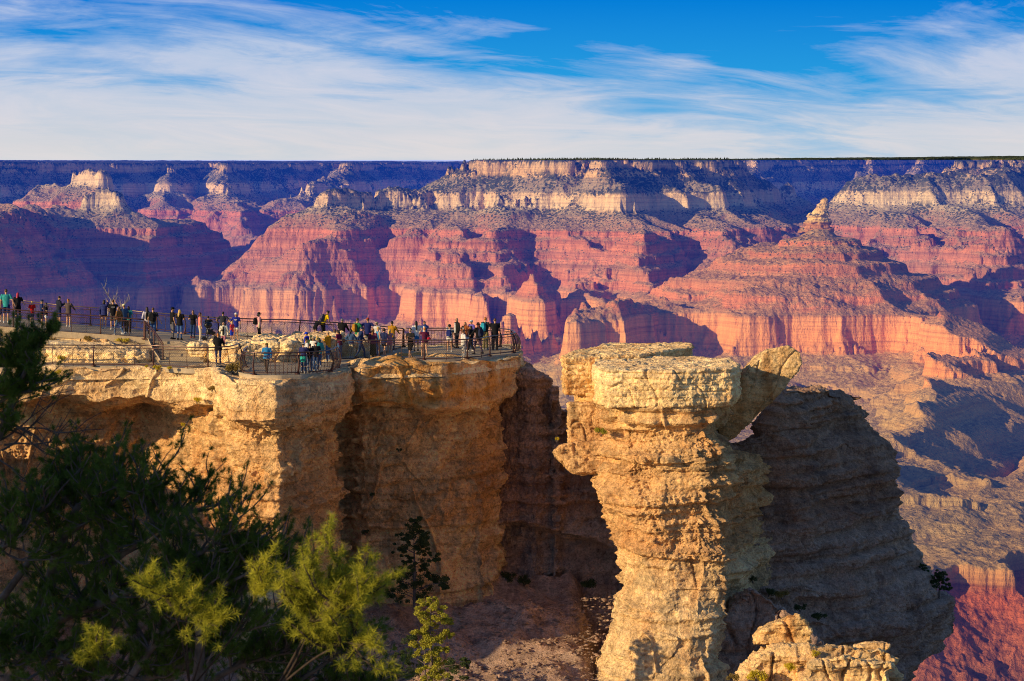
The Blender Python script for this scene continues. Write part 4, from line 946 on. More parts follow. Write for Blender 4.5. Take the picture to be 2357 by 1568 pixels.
    # hair
    hk, hcol = hair; m = MB(); hm = simple('hair_'+hcol, HC[hcol], .5, .35, 30, .35)
    hp = lambda x,y,z: hc+hrot@Vector((x*H,y*H,z*H))
    if hk != 'bald':
        ellip(m, hp(0,-.010,.014), (.047*H,.053*H,.055*H), 12, 8, hrot)
        if hk == 'curly':
            rg = random.Random(int(px*7))
            for _ in range(26):
                a = rg.uniform(0,6.28); e = rg.uniform(-.5,1.3); ellip(m, hp(.048*math.cos(a)*math.cos(e),-.014+.048*math.sin(a)*math.cos(e)*(.6 if math.sin(a) > 0 else 1),.016+.052*math.sin(e)), (.018*H,)*3, 6, 5)
        if hk in ('long','pony','bob','vlong'):
            dn = {'long':.13,'pony':.14,'bob':.05,'vlong':.20}[hk]; wd = .042 if hk != 'pony' else .018
            q0 = hp(0,-.035,-.01); q1 = tp(0,-(dp/H+.014)*H if dn > .06 else -.035*H, (.91-dn)*H)
            for t_ in range(6):
                f = t_/5; c0 = q0.lerp(q1,f); c0 += Vector((0,-.015*H*math.sin(f*3.14),0)); ellip(m, c0, (wd*H*(1.05-.35*f*f),.022*H,.034*H), 8, 6)
            if hk != 'pony':
                for s in (-1,1): cap(m, hp(s*.036,-.012,0), hp(s*.040,-.02,-.06 if hk == 'bob' else -.08), .018*H, .016*H, 7)
        if hk == 'bun': ellip(m, hp(0,-.045,.055), (.026*H,)*3, 8, 6)
        solid('hair', remeshed(m, .016), hm, root)
    if hat:
        ht, hcl = hat; m = MB(); 
        if ht == 'cap':
            ellip(m, hp(0,-.002,.026), (.052*H,.060*H,.046*H), 12, 8, hrot); 
            V = [hp(x,y,.020+z) for x,y,z in ((-.040,.040,0),(-.034,.085,-.008),(0,.102,-.010),(.034,.085,-.008),(.040,.040,0),(-.040,.040,.007),(-.034,.085,0),(0,.102,-.002),(.034,.085,0),(.040,.040,.007))]
            m.add(V, [(0,1,2,3,4),(9,8,7,6,5),(0,5,6,1),(1,6,7,2),(2,7,8,3),(3,8,9,4)])
        else:
            rb = .095 if ht == 'wide' else .075; n = 16
            V = [hp(r*math.cos(2*math.pi*k/n),r*math.sin(2*math.pi*k/n),z) for r,z in ((rb,.002),(rb,.008),(.050,.022),(.046,.062),(.02,.076)) for k in range(n)]
            m.add(V, [(i*n+k,i*n+(k+1)%n,(i+1)*n+(k+1)%n,(i+1)*n+k) for i in range(4) for k in range(n)]+[tuple(4*n+k for k in range(n)), tuple(range(n))[::-1]])
        solid('hat' if ht != 'cap' else 'cap', m.me('hat', True), cloth(hcl), root)
    if abs(((rz+180)%360)-180) > 60:      # the face shows: eyes, brows and mouth
        m = MB()
        for s in (-1,1): ellip(m, hp(s*.018,.049,.006), (.0065*H,.004*H,.004*H), 6, 4); m.tube([hp(s*.010,.052,.016),hp(s*.026,.047,.016)], .002*H, 4)
        solid('eyes', m.me('eyes'), simple('dark_eye', (.02,.012,.01), .4), root)
        m = MB(); m.tube([hp(-.013,.050,-.032),hp(0,.053,-.033),hp(.013,.050,-.032)], .003*H, 4); solid('mouth', m.me('mouth'), simple('lip', (.32,.10,.08), .5), root)
    if extra:
        for ex in extra:
            m = MB()
            if ex[0] == 'print_back' or ex[0] == 'print_front':
                s = -1 if ex[0] == 'print_back' else 1; off = s*(dp+.030)
                for (x0,x1,z) in ((-.055,-.02,.745),(-.012,.016,.75),(.022,.055,.745),(-.03,.03,.72)): 
                    a_ = tp(x0*H,off,z*H); b_ = tp(x1*H,off,z*H); m.tube([a_,b_], .010*H if z > .73 else .005*H, 4)
                solid('shirt_print', m.me('p'), cloth(ex[1]), root)
            if ex[0] == 'waist':
                rings(m, [(0,-.01*H,.36*H,.085*H,.05*H),(0,-.01*H,.45*H,hipw*1.15,dp*1.3),(0,0,.55*H,hipw*1.1,dp*1.25)]); solid('tied_jacket', remeshed(m,.025), cloth(ex[1]), root)
            if ex[0] == 'inner':
                q0 = dp+.030; V = [tp(x*H,q0+.002-abs(x)*.15,z*H) for x,z in ((-.03,.50),(.03,.50),(.032,.66),(.022,.82),(-.022,.82),(-.032,.66))]; V2 = [v+Vector((0,-.03,0)) for v in V]
                m.add(V+V2, [(0,1,2,3,4,5),(11,10,9,8,7,6)]+[(i,(i+1)%6,(i+1)%6+6,i+6) for i in range(6)]); solid('undershirt', m.me('u'), cloth(ex[1]), root)
    # things carried
    bpy.context.view_layer.update(); MW = Matrix.Translation(root.location) @ Matrix.Rotation(math.radians(rz),4,'Z')
    def carried(mb, name, mat, label_, cat_, vox=None):
        me = remeshed(mb, vox) if vox else mb.me(name, True); c = sum((v.co for v in me.vertices), Vector())/len(me.vertices); me.transform(Matrix.Translation(-c))
        o = link(name, me, mat, None); o.location = MW@c; o.rotation_euler = (0,0,math.radians(rz)); tag(o, label_, cat_); return o, c
    for it in (bag or []):
        k, c_, lb = it; m = MB()
        if k == 'backpack':
            y0 = -(dp+.10); 
            V = [tp(x*H, y0+yy*H, z*H) for z,w_,d_ in ((.56,.066,.035),(.60,.080,.052),(.70,.080,.052),(.78,.068,.042),(.81,.045,.025)) for x,yy in ((-w_,-d_),(w_,-d_),(w_,d_),(-w_,d_))]
            m.add(V, [(i*4+j,i*4+(j+1)%4,(i+1)*4+(j+1)%4,(i+1)*4+j) for i in range(4) for j in range(4)]+[(3,2,1,0),(16,17,18,19)])
            o, c0 = carried(m, 'backpack', cloth(c_), lb, 'backpack', .022)
            m = MB(); V = [tp(x*H,y0-.050*H+yy*H,z*H) for z in (.58,.66) for x,yy in ((-.055,-.02),(.055,-.02),(.055,.01),(-.055,.01))]; m.add(V, [(0,1,5,4),(1,2,6,5),(2,3,7,6),(3,0,4,7),(4,5,6,7),(3,2,1,0)]); me = m.me('pocket'); me.transform(Matrix.Translation(-c0)); link('pocket', me, cloth(tuple(x*1.4 for x in c_)), o)
            for s in (-1,1):
                m = MB(); m.tube([tp(s*.05*H,y0+.04*H,.80*H),tp(s*.055*H,-.03*H,.852*H),tp(s*.06*H,dp+.02,.80*H),tp(s*.075*H,dp+.01,.70*H),tp(s*.09*H,0,.62*H)], .012, 5); me = m.me('strap'); me.transform(Matrix.Translation(-c0)); link('strap', me, cloth(c_), o)
        elif k == 'phone':
            p = A[1][2]; d = (A[1][2]-A[1][1]).normalized(); 
            rings(m, [(p.x-.0,p.y+.02,p.z+.02,.035,.006),(p.x,p.y+.02,p.z+.16,.035,.006)], 4); carried(m, 'phone', simple('phone', (.02,.02,.025), .3, .1, 5, .5), lb, 'phone')
        elif k == 'tote':
            p = tp(.13*H,-.02*H,.56*H); rings(m, [(p.x,p.y,p.z-.17,.13,.05),(p.x,p.y,p.z+.16,.15,.03)], 8); m.tube([tp(.10*H,-.04*H,.84*H), p+Vector((0,-.05,.15))], .010, 5); carried(m, 'shoulder_bag', cloth(c_), lb, 'bag')
        elif k == 'bag':
            p = tp(.13*H,-.07*H,.60*H); ellip(m, p, (.11,.07,.10), 10, 8); m.tube([p+Vector((0,0,.08)), tp(.02*H,-.07*H,.80*H), tp(-.06*H,-.01*H,.85*H)], .009, 5); carried(m, 'shoulder_bag', cloth(c_), lb, 'bag')
        elif k == 'cup':
            p = A[1][2]+Vector((-.02,.05,.05)); rings(m, [(p.x,p.y,p.z-.05,.028,.028),(p.x,p.y,p.z+.07,.036,.036)], 8); carried(m, 'cup', cloth(c_), lb, 'cup')
    return root
TE2=(.04,.33,.33); OC=(.50,.24,.02); MR=(.11,.012,.035); BLU=(.03,.22,.50)
PP = [
 # upper path, left to right
 (dict(px=-1,py=322,hpx=26,rz=20,zone='U',sex='c',sk='m',top=('tee',(.55,.16,.14)),bot=('shorts',NV),label='child in a coral top cut off by the left frame edge')),
 (dict(px=6,py=323.3,hpx=34.6,rz=4,zone='U',hair=('short','brown'),top=('tee',TE2),bot=('shorts',NV),label='tall man in a teal t-shirt and navy shorts, nearest the left edge',arms=('down','out'))),
 (dict(px=17.8,py=322.6,hpx=30.4,rz=-6,zone='U',sex='f',hair=('long','pink'),top=('tee',BL),bot=('pants',BL),label='woman with long magenta hair in black beside the teal shirted man',arms=('down','rail'),bag=[('backpack',BL,'black backpack worn under long magenta hair')],fat=1.1)),
 (dict(px=32,py=323.5,hpx=22.6,rz=30,zone='U',sex='c',hair=('short','blonde'),top=('tee',(.62,.02,.02)),bot=('shorts',NV),label='blond boy in a bright red t-shirt half hidden by the pine twig')),
 (dict(px=41.6,py=327,hpx=27.5,rz=-70,zone='U',sk='m',hair=('short','grey'),top=('tee',NV),bot=('shorts',BL),hat=('cap',(.03,.05,.12)),arms=('phone','phone'),label='man in a navy cap and navy t-shirt behind the pine twig')),
 (dict(px=46,py=328.3,hpx=26,rz=-80,zone='U',sex='f',sk='l',hair=('long','dark'),top=('tee',BL),bot=('mini',WH),arms=('phone','phone'),label='girl with long dark hair in black top and white shorts')),
 (dict(px=58.7,py=326,hpx=30.2,rz=-50,zone='U',hair=('short','dark'),top=('jacket',(.02,.025,.045)),bot=('shorts',NV),arms=('phone','phone'),label='man in a dark zip sweater and navy shorts looking at his phone',bag=[('phone',BL,'phone held by the man in the dark zip sweater')],head=18)),
 (dict(px=68.4,py=327,hpx=28.2,rz=-20,zone='U',sex='f',hair=('bun','ginger'),top=('jacket',(.10,.075,.07)),bot=('mini',NV),arms=('rail','rail'),label='woman with a ginger bun in a brown blazer at the railing')),
 (dict(px=104,py=329,hpx=29.3,rz=-15,zone='U',sex='f',hair=('bob','dark'),top=('puffer',(.03,.04,.16)),bot=('mini',BL),arms=('down','up'),label='woman in a quilted navy jacket with bare legs at the railing')),
 (dict(px=113,py=329.8,hpx=30.5,rz=10,zone='U',hair=('short','brown'),top=('tee',BL),bot=('shorts',(.10,.09,.08),'print'),arms=('rail','up'),extra=[('print_back',WH)],label='man in a black t-shirt with white lettering on the back')),
 (dict(px=119,py=335.2,hpx=29,rz=60,zone='U',sex='f',hair=('long','brown'),top=('shirt',(.32,.16,.05),'print',(.06,.03,.02)),bot=('pants',(.10,.20,.38)),legs='walk',label='woman with long brown hair in a tan patterned shirt and light jeans walking')),
 (dict(px=124,py=333.7,hpx=30,rz=40,zone='U',sk='m',hair=('short','dark'),top=('tee',(.05,.10,.20)),bot=('pants',BL),hat=('cap',(.72,.70,.40)),label='man in a white and yellow cap and slate blue t-shirt')),
 (dict(px=128.5,py=333.4,hpx=27.5,rz=-10,zone='U',sex='f',hair=('bob','dark'),top=('tee',TE2),bot=('wide',BL),label='person in a turquoise shirt with dark backpack on the upper path',bag=[('backpack',(.02,.03,.06),'dark backpack over a turquoise shirt')])),
 (dict(px=147,py=336.3,hpx=29.5,rz=25,zone='U',sex='f',hair=('vlong','dark'),top=('jacket',(.62,.58,.66)),bot=('pants',BL),arms=('down','hips'),label='woman with very long dark hair in a white sweater above the steps',bag=[('backpack',BL,'black backpack on the woman in the white sweater')])),
 (dict(px=153,py=338.2,hpx=31,rz=-8,zone='U',hair=('short','brown'),top=('tee',(.03,.032,.035)),bot=('pants',JN),arms=('down','out'),label='man in a charcoal t-shirt and jeans above the steps',bag=[('backpack',BL,'large black backpack on the man above the steps')])),
 (dict(px=172.3,py=339.3,hpx=32.4,rz=-60,zone='U',sk='m',hair=('short','black'),top=('tee',BL),bot=('pants',(.13,.13,.15)),shoe=BL,hat=('cap',BL),arms=('point','down'),label='man in a black cap, black t-shirt and grey joggers')),
 (dict(px=179.6,py=339.8,hpx=30.6,rz=-15,zone='U',sex='f',hair=('long','blonde'),top=('tee',BL),bot=('leggings',JN),shoe=BL,arms=('rail','phone'),label='blonde woman in a black top and tight blue jeans taking a picture',bag=[('phone',BL,'phone held up by the blonde woman')],fat=1.15)),
 (dict(px=193,py=337.6,hpx=27.6,rz=170,zone='U',sex='f',sk='m',hair=('long','dark'),top=('tee',BL),bot=('pants',DJ),shoe=(.35,.02,.02),arms=('down','cup'),label='girl in an oversized black t-shirt and red shoes facing the viewer')),
 (dict(px=200,py=341.2,hpx=29,rz=-75,zone='U',sex='f',sk='l',hair=('bob','auburn'),top=('tank',(.80,.22,.20)),bot=('pants',(.55,.47,.34)),arms=('down','down'),label='auburn haired woman in a coral sleeveless blouse and cream trousers')),
 (dict(px=208.3,py=338.3,hpx=22.4,rz=-5,zone='U',sex='c',sk='m',hair=('short','black'),top=('tee',BL),bot=('pants',GY),arms=('rail','side'),label='small boy in black leaning on the rail behind the stroller')),
 (dict(px=223,py=339.4,hpx=28,rz=0,zone='U',sk='t',hair=('short','black'),top=('tee',(.035,.04,.055)),bot=('pants',BL),arms=('hips','hips'),label='man in a dark grey t-shirt with hands on hips seen from behind')),
 (dict(px=223.6,py=349,hpx=27.6,rz=178,zone='U',sex='f',sk='m',hair=('long','dark'),top=('jacket',(.66,.62,.50)),bot=('leggings',(.42,.16,.20)),shoe=BL,arms=('down','phone'),legs='walk',zoff=-.25,extra=[('inner',BL)],label='woman in an open cream jacket and mauve leggings stepping over the rocks')),
 (dict(px=232,py=341.3,hpx=20.2,rz=60,zone='U',sex='c',hair=('short','blonde'),top=('tee',(.62,.05,.08)),bot=('shorts',(.02,.06,.55)),label='blond boy in a raspberry t-shirt and blue shorts')),
 (dict(px=236,py=340.8,hpx=28.3,rz=176,zone='U',sex='f',sk='m',hair=('bob','dark'),top=('tee',(.02,.03,.28)),bot=('mini',WH),hat=('cap',WH),arms=('down','hips'),extra=[('print_front',WH)],label='woman in a white visor cap, royal blue t-shirt and white shorts')),
 (dict(px=258.7,py=340.5,hpx=28.4,rz=-70,zone='U',sex='f',sk='m',hair=('bob','black'),top=('hoodie',(.72,.36,.38)),bot=('pants',BL),hat=('cap',BL),arms=('down','down'),label='person in a pink hoodie and black cap alone by the mesh railing',bag=[('backpack',BL,'black backpack on the person in the pink hoodie'),('tote',(.55,.48,.36),'cream canvas tote hanging from the pink hoodie wearer')])),
 # lower walkway and bay
 (dict(px=218.2,py=365.2,hpx=32,rz=-6,sex='f',sk='l',hair=('bun','ginger'),top=('hoodie',BL),bot=('leggings',(.03,.045,.14)),shoe=(.5,.5,.5),arms=('rail','rail'),fat=1.35,label='broad woman in a black top and navy leggings on the lower walkway')),
 (dict(px=266.7,py=372.8,hpx=29.8,rz=176,sex='f',sk='l',hair=('bob','grey'),top=('jacket',BLU),bot=('pants',(.10,.075,.06)),shoe=BL,hat=('bucket',(.13,.10,.03)),arms=('down','cup'),legs='walk',label='walker in a bright blue jacket and olive bucket hat behind the bay railing',fat=1.15)),
 (dict(px=303.4,py=373.2,hpx=31,rz=-20,sex='f',sk='l',hair=('bun','dark'),top=('tee',(.03,.035,.14)),bot=('pants',DJ),arms=('down','rail'),hat=('cap',(.75,.74,.76)),extra=[('waist',(.03,.42,.36))],label='girl with white headwear and a green jacket tied round her waist')),
 (dict(px=309.8,py=372.6,hpx=29.4,rz=-10,sk='m',hair=('short','brown'),top=('tee',BL),bot=('pants',(.10,.17,.30)),arms=('rail','phone'),label='youth in a black t-shirt and faded jeans at the bay railing',bag=[('phone',BL,'phone held at the bay railing')])),
 (dict(px=316,py=371.4,hpx=30.2,rz=10,sk='m',hair=('short','black'),top=('tee',(.02,.02,.022)),bot=('pants',JN),hat=('cap',(.45,.42,.36)),arms=('phone','rail'),lean=10,label='man in a grey beige cap and black vest at the bay railing')),
 (dict(px=306.2,py=367.5,hpx=29.5,rz=-60,sex='f',sk='m',hair=('bun','dark'),top=('tee',(.66,.64,.62)),bot=('pants',DJ),label='woman with a dark topknot in a white top behind the bay group')),
 (dict(px=313.4,py=365.6,hpx=29.4,rz=150,sex='f',sk='m',hair=('bob','grey'),top=('tee',WH),bot=('pants',DJ),hat=('wide',(.46,.36,.22)),label='person in a wide straw coloured sun hat')),
 (dict(px=319.2,py=367.2,hpx=29,rz=30,sex='f',sk='m',hair=('bob','dark'),top=('jacket',TE2),bot=('pants',JN),arms=('rail','down'),hat=('bucket',(.05,.07,.04)),label='person in a teal jacket and dark green bucket hat')),
 (dict(px=306.6,py=362.8,hpx=31,rz=75,sk='m',hair=('short','dark'),top=('hoodie',(.02,.03,.42)),bot=('pants',BL),hat=('cap',(.01,.05,.62)),extra=[('print_front',WH)],label='person in a royal blue cap and royal blue hoodie')),
 (dict(px=311.3,py=363.2,hpx=28,rz=0,sk='m',hair=('bob','dark'),top=('jacket',(.03,.07,.03)),bot=('pants',BL),hat=('cap',(.03,.08,.03)),label='person in a dark green cap and dark green coat')),
 (dict(px=317.4,py=362.6,hpx=27,rz=10,sex='c',hair=('bob','blonde'),top=('tee',(.35,.30,.25)),bot=('pants',DJ),label='blond child between the hats at the bay')),
 # behind the outcrop
 (dict(px=315.2,py=338.5,hpx=22,rz=-30,zone='U',sk='l',hair=('short','dark'),top=('tee',(.018,.02,.018)),bot=('mini',BL),lean=48,arms=('rail','rail'),label='person in black bending far over the canyon railing',zoff=.05)),
 (dict(px=323,py=339.6,hpx=30.5,rz=-55,zone='U',sk='t',hair=('curly','black'),top=('tee',(.80,.52,.01)),bot=('pants',BL),lean=24,arms=('rail','rail'),head=25,label='young man in a bright yellow t-shirt bending forward',bag=[('backpack',(.09,.075,.12),'grey purple backpack over a yellow t-shirt')])),
 (dict(px=334.8,py=344,hpx=25,rz=-20,sex='f',sk='l',hair=('bob','brown'),top=('jacket',(.05,.05,.055)),bot=('pants',BL),arms=('down','rail'),Y=103,label='woman in a black and white jacket beside the black hooded man',bag=[('backpack',(.03,.03,.035),'small black backpack on the brown haired woman')])),
 (dict(px=342.2,py=342.4,hpx=31,rz=-20,sk='m',hair=('short','grey'),top=('hoodie',BL),bot=('pants',(.10,.20,.42)),arms=('rail','rail'),Y=106,label='grey haired man in a black hooded jacket and blue jeans')),
 (dict(px=357.4,py=342.2,hpx=31.5,rz=-50,hair=('short','brown'),top=('tee',(.03,.20,.08)),bot=('shorts',(.52,.44,.28)),arms=('down','rail'),Y=106,label='man in a green shirt and khaki shorts',bag=[('backpack',(.40,.20,.03),'ochre hiking backpack over a green shirt')])),
 (dict(px=367.7,py=343,hpx=31.8,rz=0,sk='m',hair=('short','brown'),top=('tee',(.02,.03,.15)),bot=('shorts',BL),hat=('cap',(.36,.05,.03)),arms=('hips','hips'),Y=106,label='man in a dull red cap and navy t-shirt with hands on hips')),
 (dict(px=377,py=347,hpx=28.5,rz=140,sk='m',hair=('short','grey'),top=('hoodie',(.52,.50,.50)),bot=('pants',GY),hat=('cap',(.42,.34,.22)),Y=105.4,label='person in a beige cap and light grey hoodie')),
 (dict(px=392,py=352.2,hpx=31.5,rz=-25,sk='t',hair=('short','black'),top=('shirt',(.42,.21,.02)),bot=('pants',(.02,.03,.08)),arms=('rail','rail'),label='man in a mustard long sleeved shirt and dark trousers')),
 # platform
 (dict(px=328.2,py=358.6,hpx=30,rz=60,sk='l',hair=('short','brown'),top=('hoodie',(.60,.28,.02)),bot=('pants',JN),hat=('cap',(.50,.36,.24)),arms=('phone','phone'),Y=98.2,label='youth in an ochre hoodie and tan cap at the railing end')),
 (dict(px=340,py=358.6,hpx=30.4,rz=60,sex='f',sk='m',hair=('bob','dark'),top=('tee',(.14,.015,.06)),bot=('pants',JN),head=25,lean=10,arms=('phone','phone'),Y=99.4,label='woman in a maroon t-shirt looking down with an orange brown bag',bag=[('bag',(.36,.12,.02),'orange brown shoulder bag against a maroon t-shirt')])),
 (dict(px=351.2,py=358.6,hpx=29,rz=-40,sex='f',sk='m',hair=('pony','black'),top=('jacket',(.05,.10,.22)),bot=('pants',(.50,.42,.28)),arms=('hips','rail'),Y=100.2,label='woman in a denim blue jacket and beige trousers by the front rail')),
 (dict(px=360.3,py=358.8,hpx=32,rz=-80,sk='l',hair=('short','grey'),top=('jacket',(.025,.045,.13)),bot=('pants',DJ),shoe=BL,hat=('cap',(.03,.04,.09)),legs='walk',arms=('swf','swb'),lean=6,label='man in a navy cap and navy jacket striding left to right')),
 (dict(px=373,py=358.2,hpx=30,rz=-20,sex='f',sk='l',hair=('long','ginger'),top=('shirt',(.26,.05,.08),'plaid',(.05,.03,.10)),bot=('skirt',(.03,.035,.02)),label='woman with straight ginger hair in a plaid shirt and long dark skirt')),
 (dict(px=378,py=357,hpx=30.6,rz=-60,sex='f',sk='l',hair=('short','blonde'),top=('tank',(.06,.25,.50)),bot=('pants',JN),label='blonde woman in a sky blue sleeveless top and jeans')),
 (dict(px=384,py=358.2,hpx=30,rz=-30,sex='f',sk='l',hair=('curly','dark'),top=('shirt',(.02,.03,.10)),bot=('mini',BL),legs='walk',arms=('rail','swb'),label='curly haired woman in a navy top and black shorts walking on bare legs')),
 (dict(px=389.5,py=356.2,hpx=27.5,rz=-10,sex='c',hair=('long','blonde'),top=('tank',(.62,.25,.30)),bot=('mini',(.60,.20,.28)),arms=('down','hips'),label='girl in pink shorts with one hand on her hip')),
 (dict(px=410.5,py=359.8,hpx=32,rz=150,sk='l',hair=('short','dark'),top=('tee',(.02,.02,.022)),bot=('shorts',BL),shoe=BL,legs='walk',arms=('phone','phone'),label='youth all in black t-shirt and shorts walking left along the front rail')),
 (dict(px=416.2,py=351,hpx=30.4,rz=10,sex='f',sk='m',hair=('vlong','black'),top=('shirt',WH),bot=('mini',(.02,.13,.32),None,1),arms=('down','rail'),shoe=BL,label='woman with very long black hair in a white top and blue skirt')),
 (dict(px=424.4,py=350,hpx=29.2,rz=165,sk='m',hair=('short','black'),top=('shirt',(.04,.10,.36),'plaid',(.02,.03,.10)),bot=('pants',DJ),arms=('up','down'),extra=[('inner',WH)],label='man in a blue checked shirt with a hand at his face')),
 (dict(px=424.6,py=357,hpx=30,rz=20,sex='f',sk='l',hair=('bun','ginger'),top=('tee',(.12,.02,.06)),bot=('mini',(.55,.38,.28)),shoe=(.4,.28,.2),legs='walk',arms=('up','down'),label='woman in a plum t-shirt and sand shorts shading her eyes',bag=[('bag',(.50,.02,.04),'red shoulder bag against sand coloured shorts')],fat=1.15)),
 (dict(px=449.5,py=351.8,hpx=27.6,rz=-12,sex='f',sk='m',hair=('curly','black'),top=('tee',WH,'stripe',(.02,.02,.02)),bot=('mini',WH,None),legs='wide',arms=('high','rail'),label='woman with curly black hair in a black and white striped top',bag=[('backpack',(.02,.03,.16),'navy backpack on the woman in stripes')])),
 (dict(px=457,py=348,hpx=30.6,rz=120,sk='m',hair=('bald','dark'),top=('shirt',(.018,.018,.018)),bot=('pants',(.02,.02,.03)),shoe=BL,extra=[('inner',WH)],label='balding bearded man in an open black shirt over white')),
 (dict(px=465.3,py=348,hpx=26.4,rz=175,sex='f',sk='m',hair=('long','brown'),top=('shirt',(.50,.17,.06),'print',(.30,.06,.02)),bot=('pants',DJ),arms=('cup','cup'),label='woman in a rust printed blouse holding a white cup',bag=[('cup',WH,'white paper cup held by the woman in rust')])),
 (dict(px=463.3,py=358.9,hpx=29.2,rz=-60,sex='f',sk='m',hair=('curly','brown'),top=('hoodie',(.70,.68,.66)),bot=('pants',(.60,.58,.56),'print'),arms=('phone','phone'),label='person in a white track suit with curly brown hair at the front rail',bag=[('phone',BL,'phone held by the person in the white track suit')])),
 (dict(px=471.6,py=348,hpx=28.2,rz=130,sk='m',hair=('short','dark'),top=('tee',(.12,.10,.42)),bot=('pants',JN),hat=('cap',(.62,.64,.66)),label='man in a white trucker cap and violet t-shirt')),
 (dict(px=478.4,py=354.4,hpx=32,rz=40,sex='f',sk='m',hair=('vlong','auburn'),top=('jacket',BL),bot=('leggings',(.07,.03,.10),'print'),shoe=BL,hat=('bucket',BL),legs='walk',arms=('rail','down'),label='woman in a black hat and black jacket with patterned leggings walking',bag=[('backpack',(.02,.025,.06),'dark navy backpack on the woman in the black hat')])),
 (dict(px=471,py=351.5,hpx=26,rz=60,sex='f',sk='m',hair=('bob','black'),top=('shirt',BL),bot=('wide',BL),legs='walk2',label='person in loose black clothes and white trainers walking behind')),
 (dict(px=485.3,py=349.6,hpx=32.8,rz=-35,sk='l',hair=('short','ginger'),top=('tee',(.025,.028,.03)),bot=('wide',(.20,.17,.07)),arms=('rail','phone'),label='tall man in a black t-shirt and olive cargo trousers',bag=[('backpack',(.03,.30,.42),'turquoise backpack on the tall man in cargo trousers')])),
 (dict(px=495,py=350.4,hpx=32.4,rz=5,sk='l',hair=('short','brown'),top=('tee',(.014,.014,.018)),bot=('wide',(.012,.012,.016)),shoe=BL,arms=('rail','phone'),label='man all in black standing nearest the platform tip',fat=1.2)),
]
def build_people():
    for d in PP:
        d = dict(d); d.setdefault('zone','L'); person(**d)
def build_stroller():
    px = 210.4; Y = 100.4; Z = zup(px); r = empty('stroller', (PX(px,Y),Y,Z), math.radians(-70), 'black stroller with a pink bundled blanket beside the coral blouse woman', 'stroller')
    bl = simple('stroller_frame', (.02,.02,.022), .4, .2, 5, .4); pk = cloth((.62,.33,.36), 'print', (.7,.6,.58))
    for x in (-.25,.25):
        for y in (-.3,.32):
            q = MB(); q.tube([(x-.02,y,.10),(x+.02,y,.10)], .10, 12); link('wheel', q.me('wheel'), bl, r)
        q = MB(); q.tube([(x,.32,.10),(x,.0,.45),(x,-.35,1.0)], .015, 6); link('frame_bar', q.me('frame_bar'), bl, r)
        q = MB(); q.tube([(x,-.3,.10),(x,.1,.50)], .015, 6); link('frame_bar', q.me('frame_bar'), bl, r)
    q = MB(); q.tube([(-.25,-.35,1.0),(.25,-.35,1.0)], .018, 6); link('handle', q.me('handle'), bl, r)
    q = MB(); rings(q, [(0,.05,.32,.20,.25),(0,.05,.42,.22,.30),(0,0,.60,.20,.22)]); link('seat', remeshed(q,.03), bl, r)
    q = MB(); ellip(q, (0,-.12,.82), (.22,.22,.17)); link('canopy', q.me('canopy', True), bl, r)
    q = MB(); ellip(q, (0,.12,.50), (.21,.28,.14)); ellip(q, (0,.30,.40), (.18,.12,.16)); link('blanket', remeshed(q,.03), pk, r)
if 'ppl' not in SKIP: build_people(); build_stroller()
# =====================================================================
# PLANTS
# =====================================================================
def foliage_mat(name, a, b, trans=.35):
    t = NT(name); p = t.pos(); n = t.noise(p, 3.0, 4, .6); n2 = t.noise(p, 30, 2)
    c = t.mix(t.maprange(n,.3,.7), a, b); c = t.mix(t.maprange(n2,.3,.75,0,.5), c, tuple(min(1,x*1.7) for x in b))
    d = t.n('ShaderNodeBsdfDiffuse'); t.l(c, d.inputs[0]); tr = t.n('ShaderNodeBsdfTranslucent'); t.l(c, tr.inputs[0])
    m = t.n('ShaderNodeMixShader'); m.inputs[0].default_value = trans; t.l(d.outputs[0], m.inputs[1]); t.l(tr.outputs[0], m.inputs[2])
    o = t.n('ShaderNodeOutputMaterial'); t.l(m.outputs[0], o.inputs[0]); return t.m
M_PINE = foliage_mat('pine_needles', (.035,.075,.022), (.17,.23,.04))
M_PINEL = foliage_mat('sunny_pine_needles', (.07,.12,.02), (.46,.43,.045), .25)  # lit copy of the pine needles, sunlight put into the colour
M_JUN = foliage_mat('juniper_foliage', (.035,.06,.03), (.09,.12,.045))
M_JUNL = foliage_mat('sunny_juniper_foliage', (.24,.26,.04), (.46,.42,.06))  # lit copy of the juniper foliage, sunshine painted into its colour
M_RAB = foliage_mat('rabbitbrush', (.42,.32,.03), (.75,.55,.05))
M_BRUSH = foliage_mat('dry_brush', (.16,.12,.04), (.34,.24,.07))
M_BARK = simple('pine_bark', (.15,.115,.10), .9, .4, 12, .1, 0, .02)
M_DEAD = simple('dead_wood', (.42,.34,.27), .85, .3, 12)
def tri_mesh(name, V): return mesh_np(name, V, np.arange(len(V)//1).reshape(-1,3), False)
def leaves(name, centers, radii, n_per, size, mat, parent, seed=0, flat=.8, world=False, needle=False):
    r = np.random.default_rng(seed); C = np.repeat(np.array(centers), n_per, 0); Rr = np.repeat(np.array(radii), n_per)
    d = r.normal(size=C.shape); d /= np.linalg.norm(d,axis=1)[:,None]; q = r.random(len(C))**.45
    P0 = C + d*(Rr*q)[:,None]*np.array([1,1,flat]); a = r.normal(size=C.shape); a /= np.linalg.norm(a,axis=1)[:,None]
    if needle: a = a*.5+d; a /= np.linalg.norm(a,axis=1)[:,None]
    b = np.cross(a, r.normal(size=C.shape)); b /= np.linalg.norm(b,axis=1)[:,None]
    s = size*(.6+.8*r.random(len(C)))[:,None]; wd = .16 if needle else .55
    V = np.stack([P0-b*s*wd, P0+b*s*wd, P0+a*s*(2.2 if needle else 1.1)],1).reshape(-1,3)
    return link(name, tri_mesh(name, V), mat, parent)
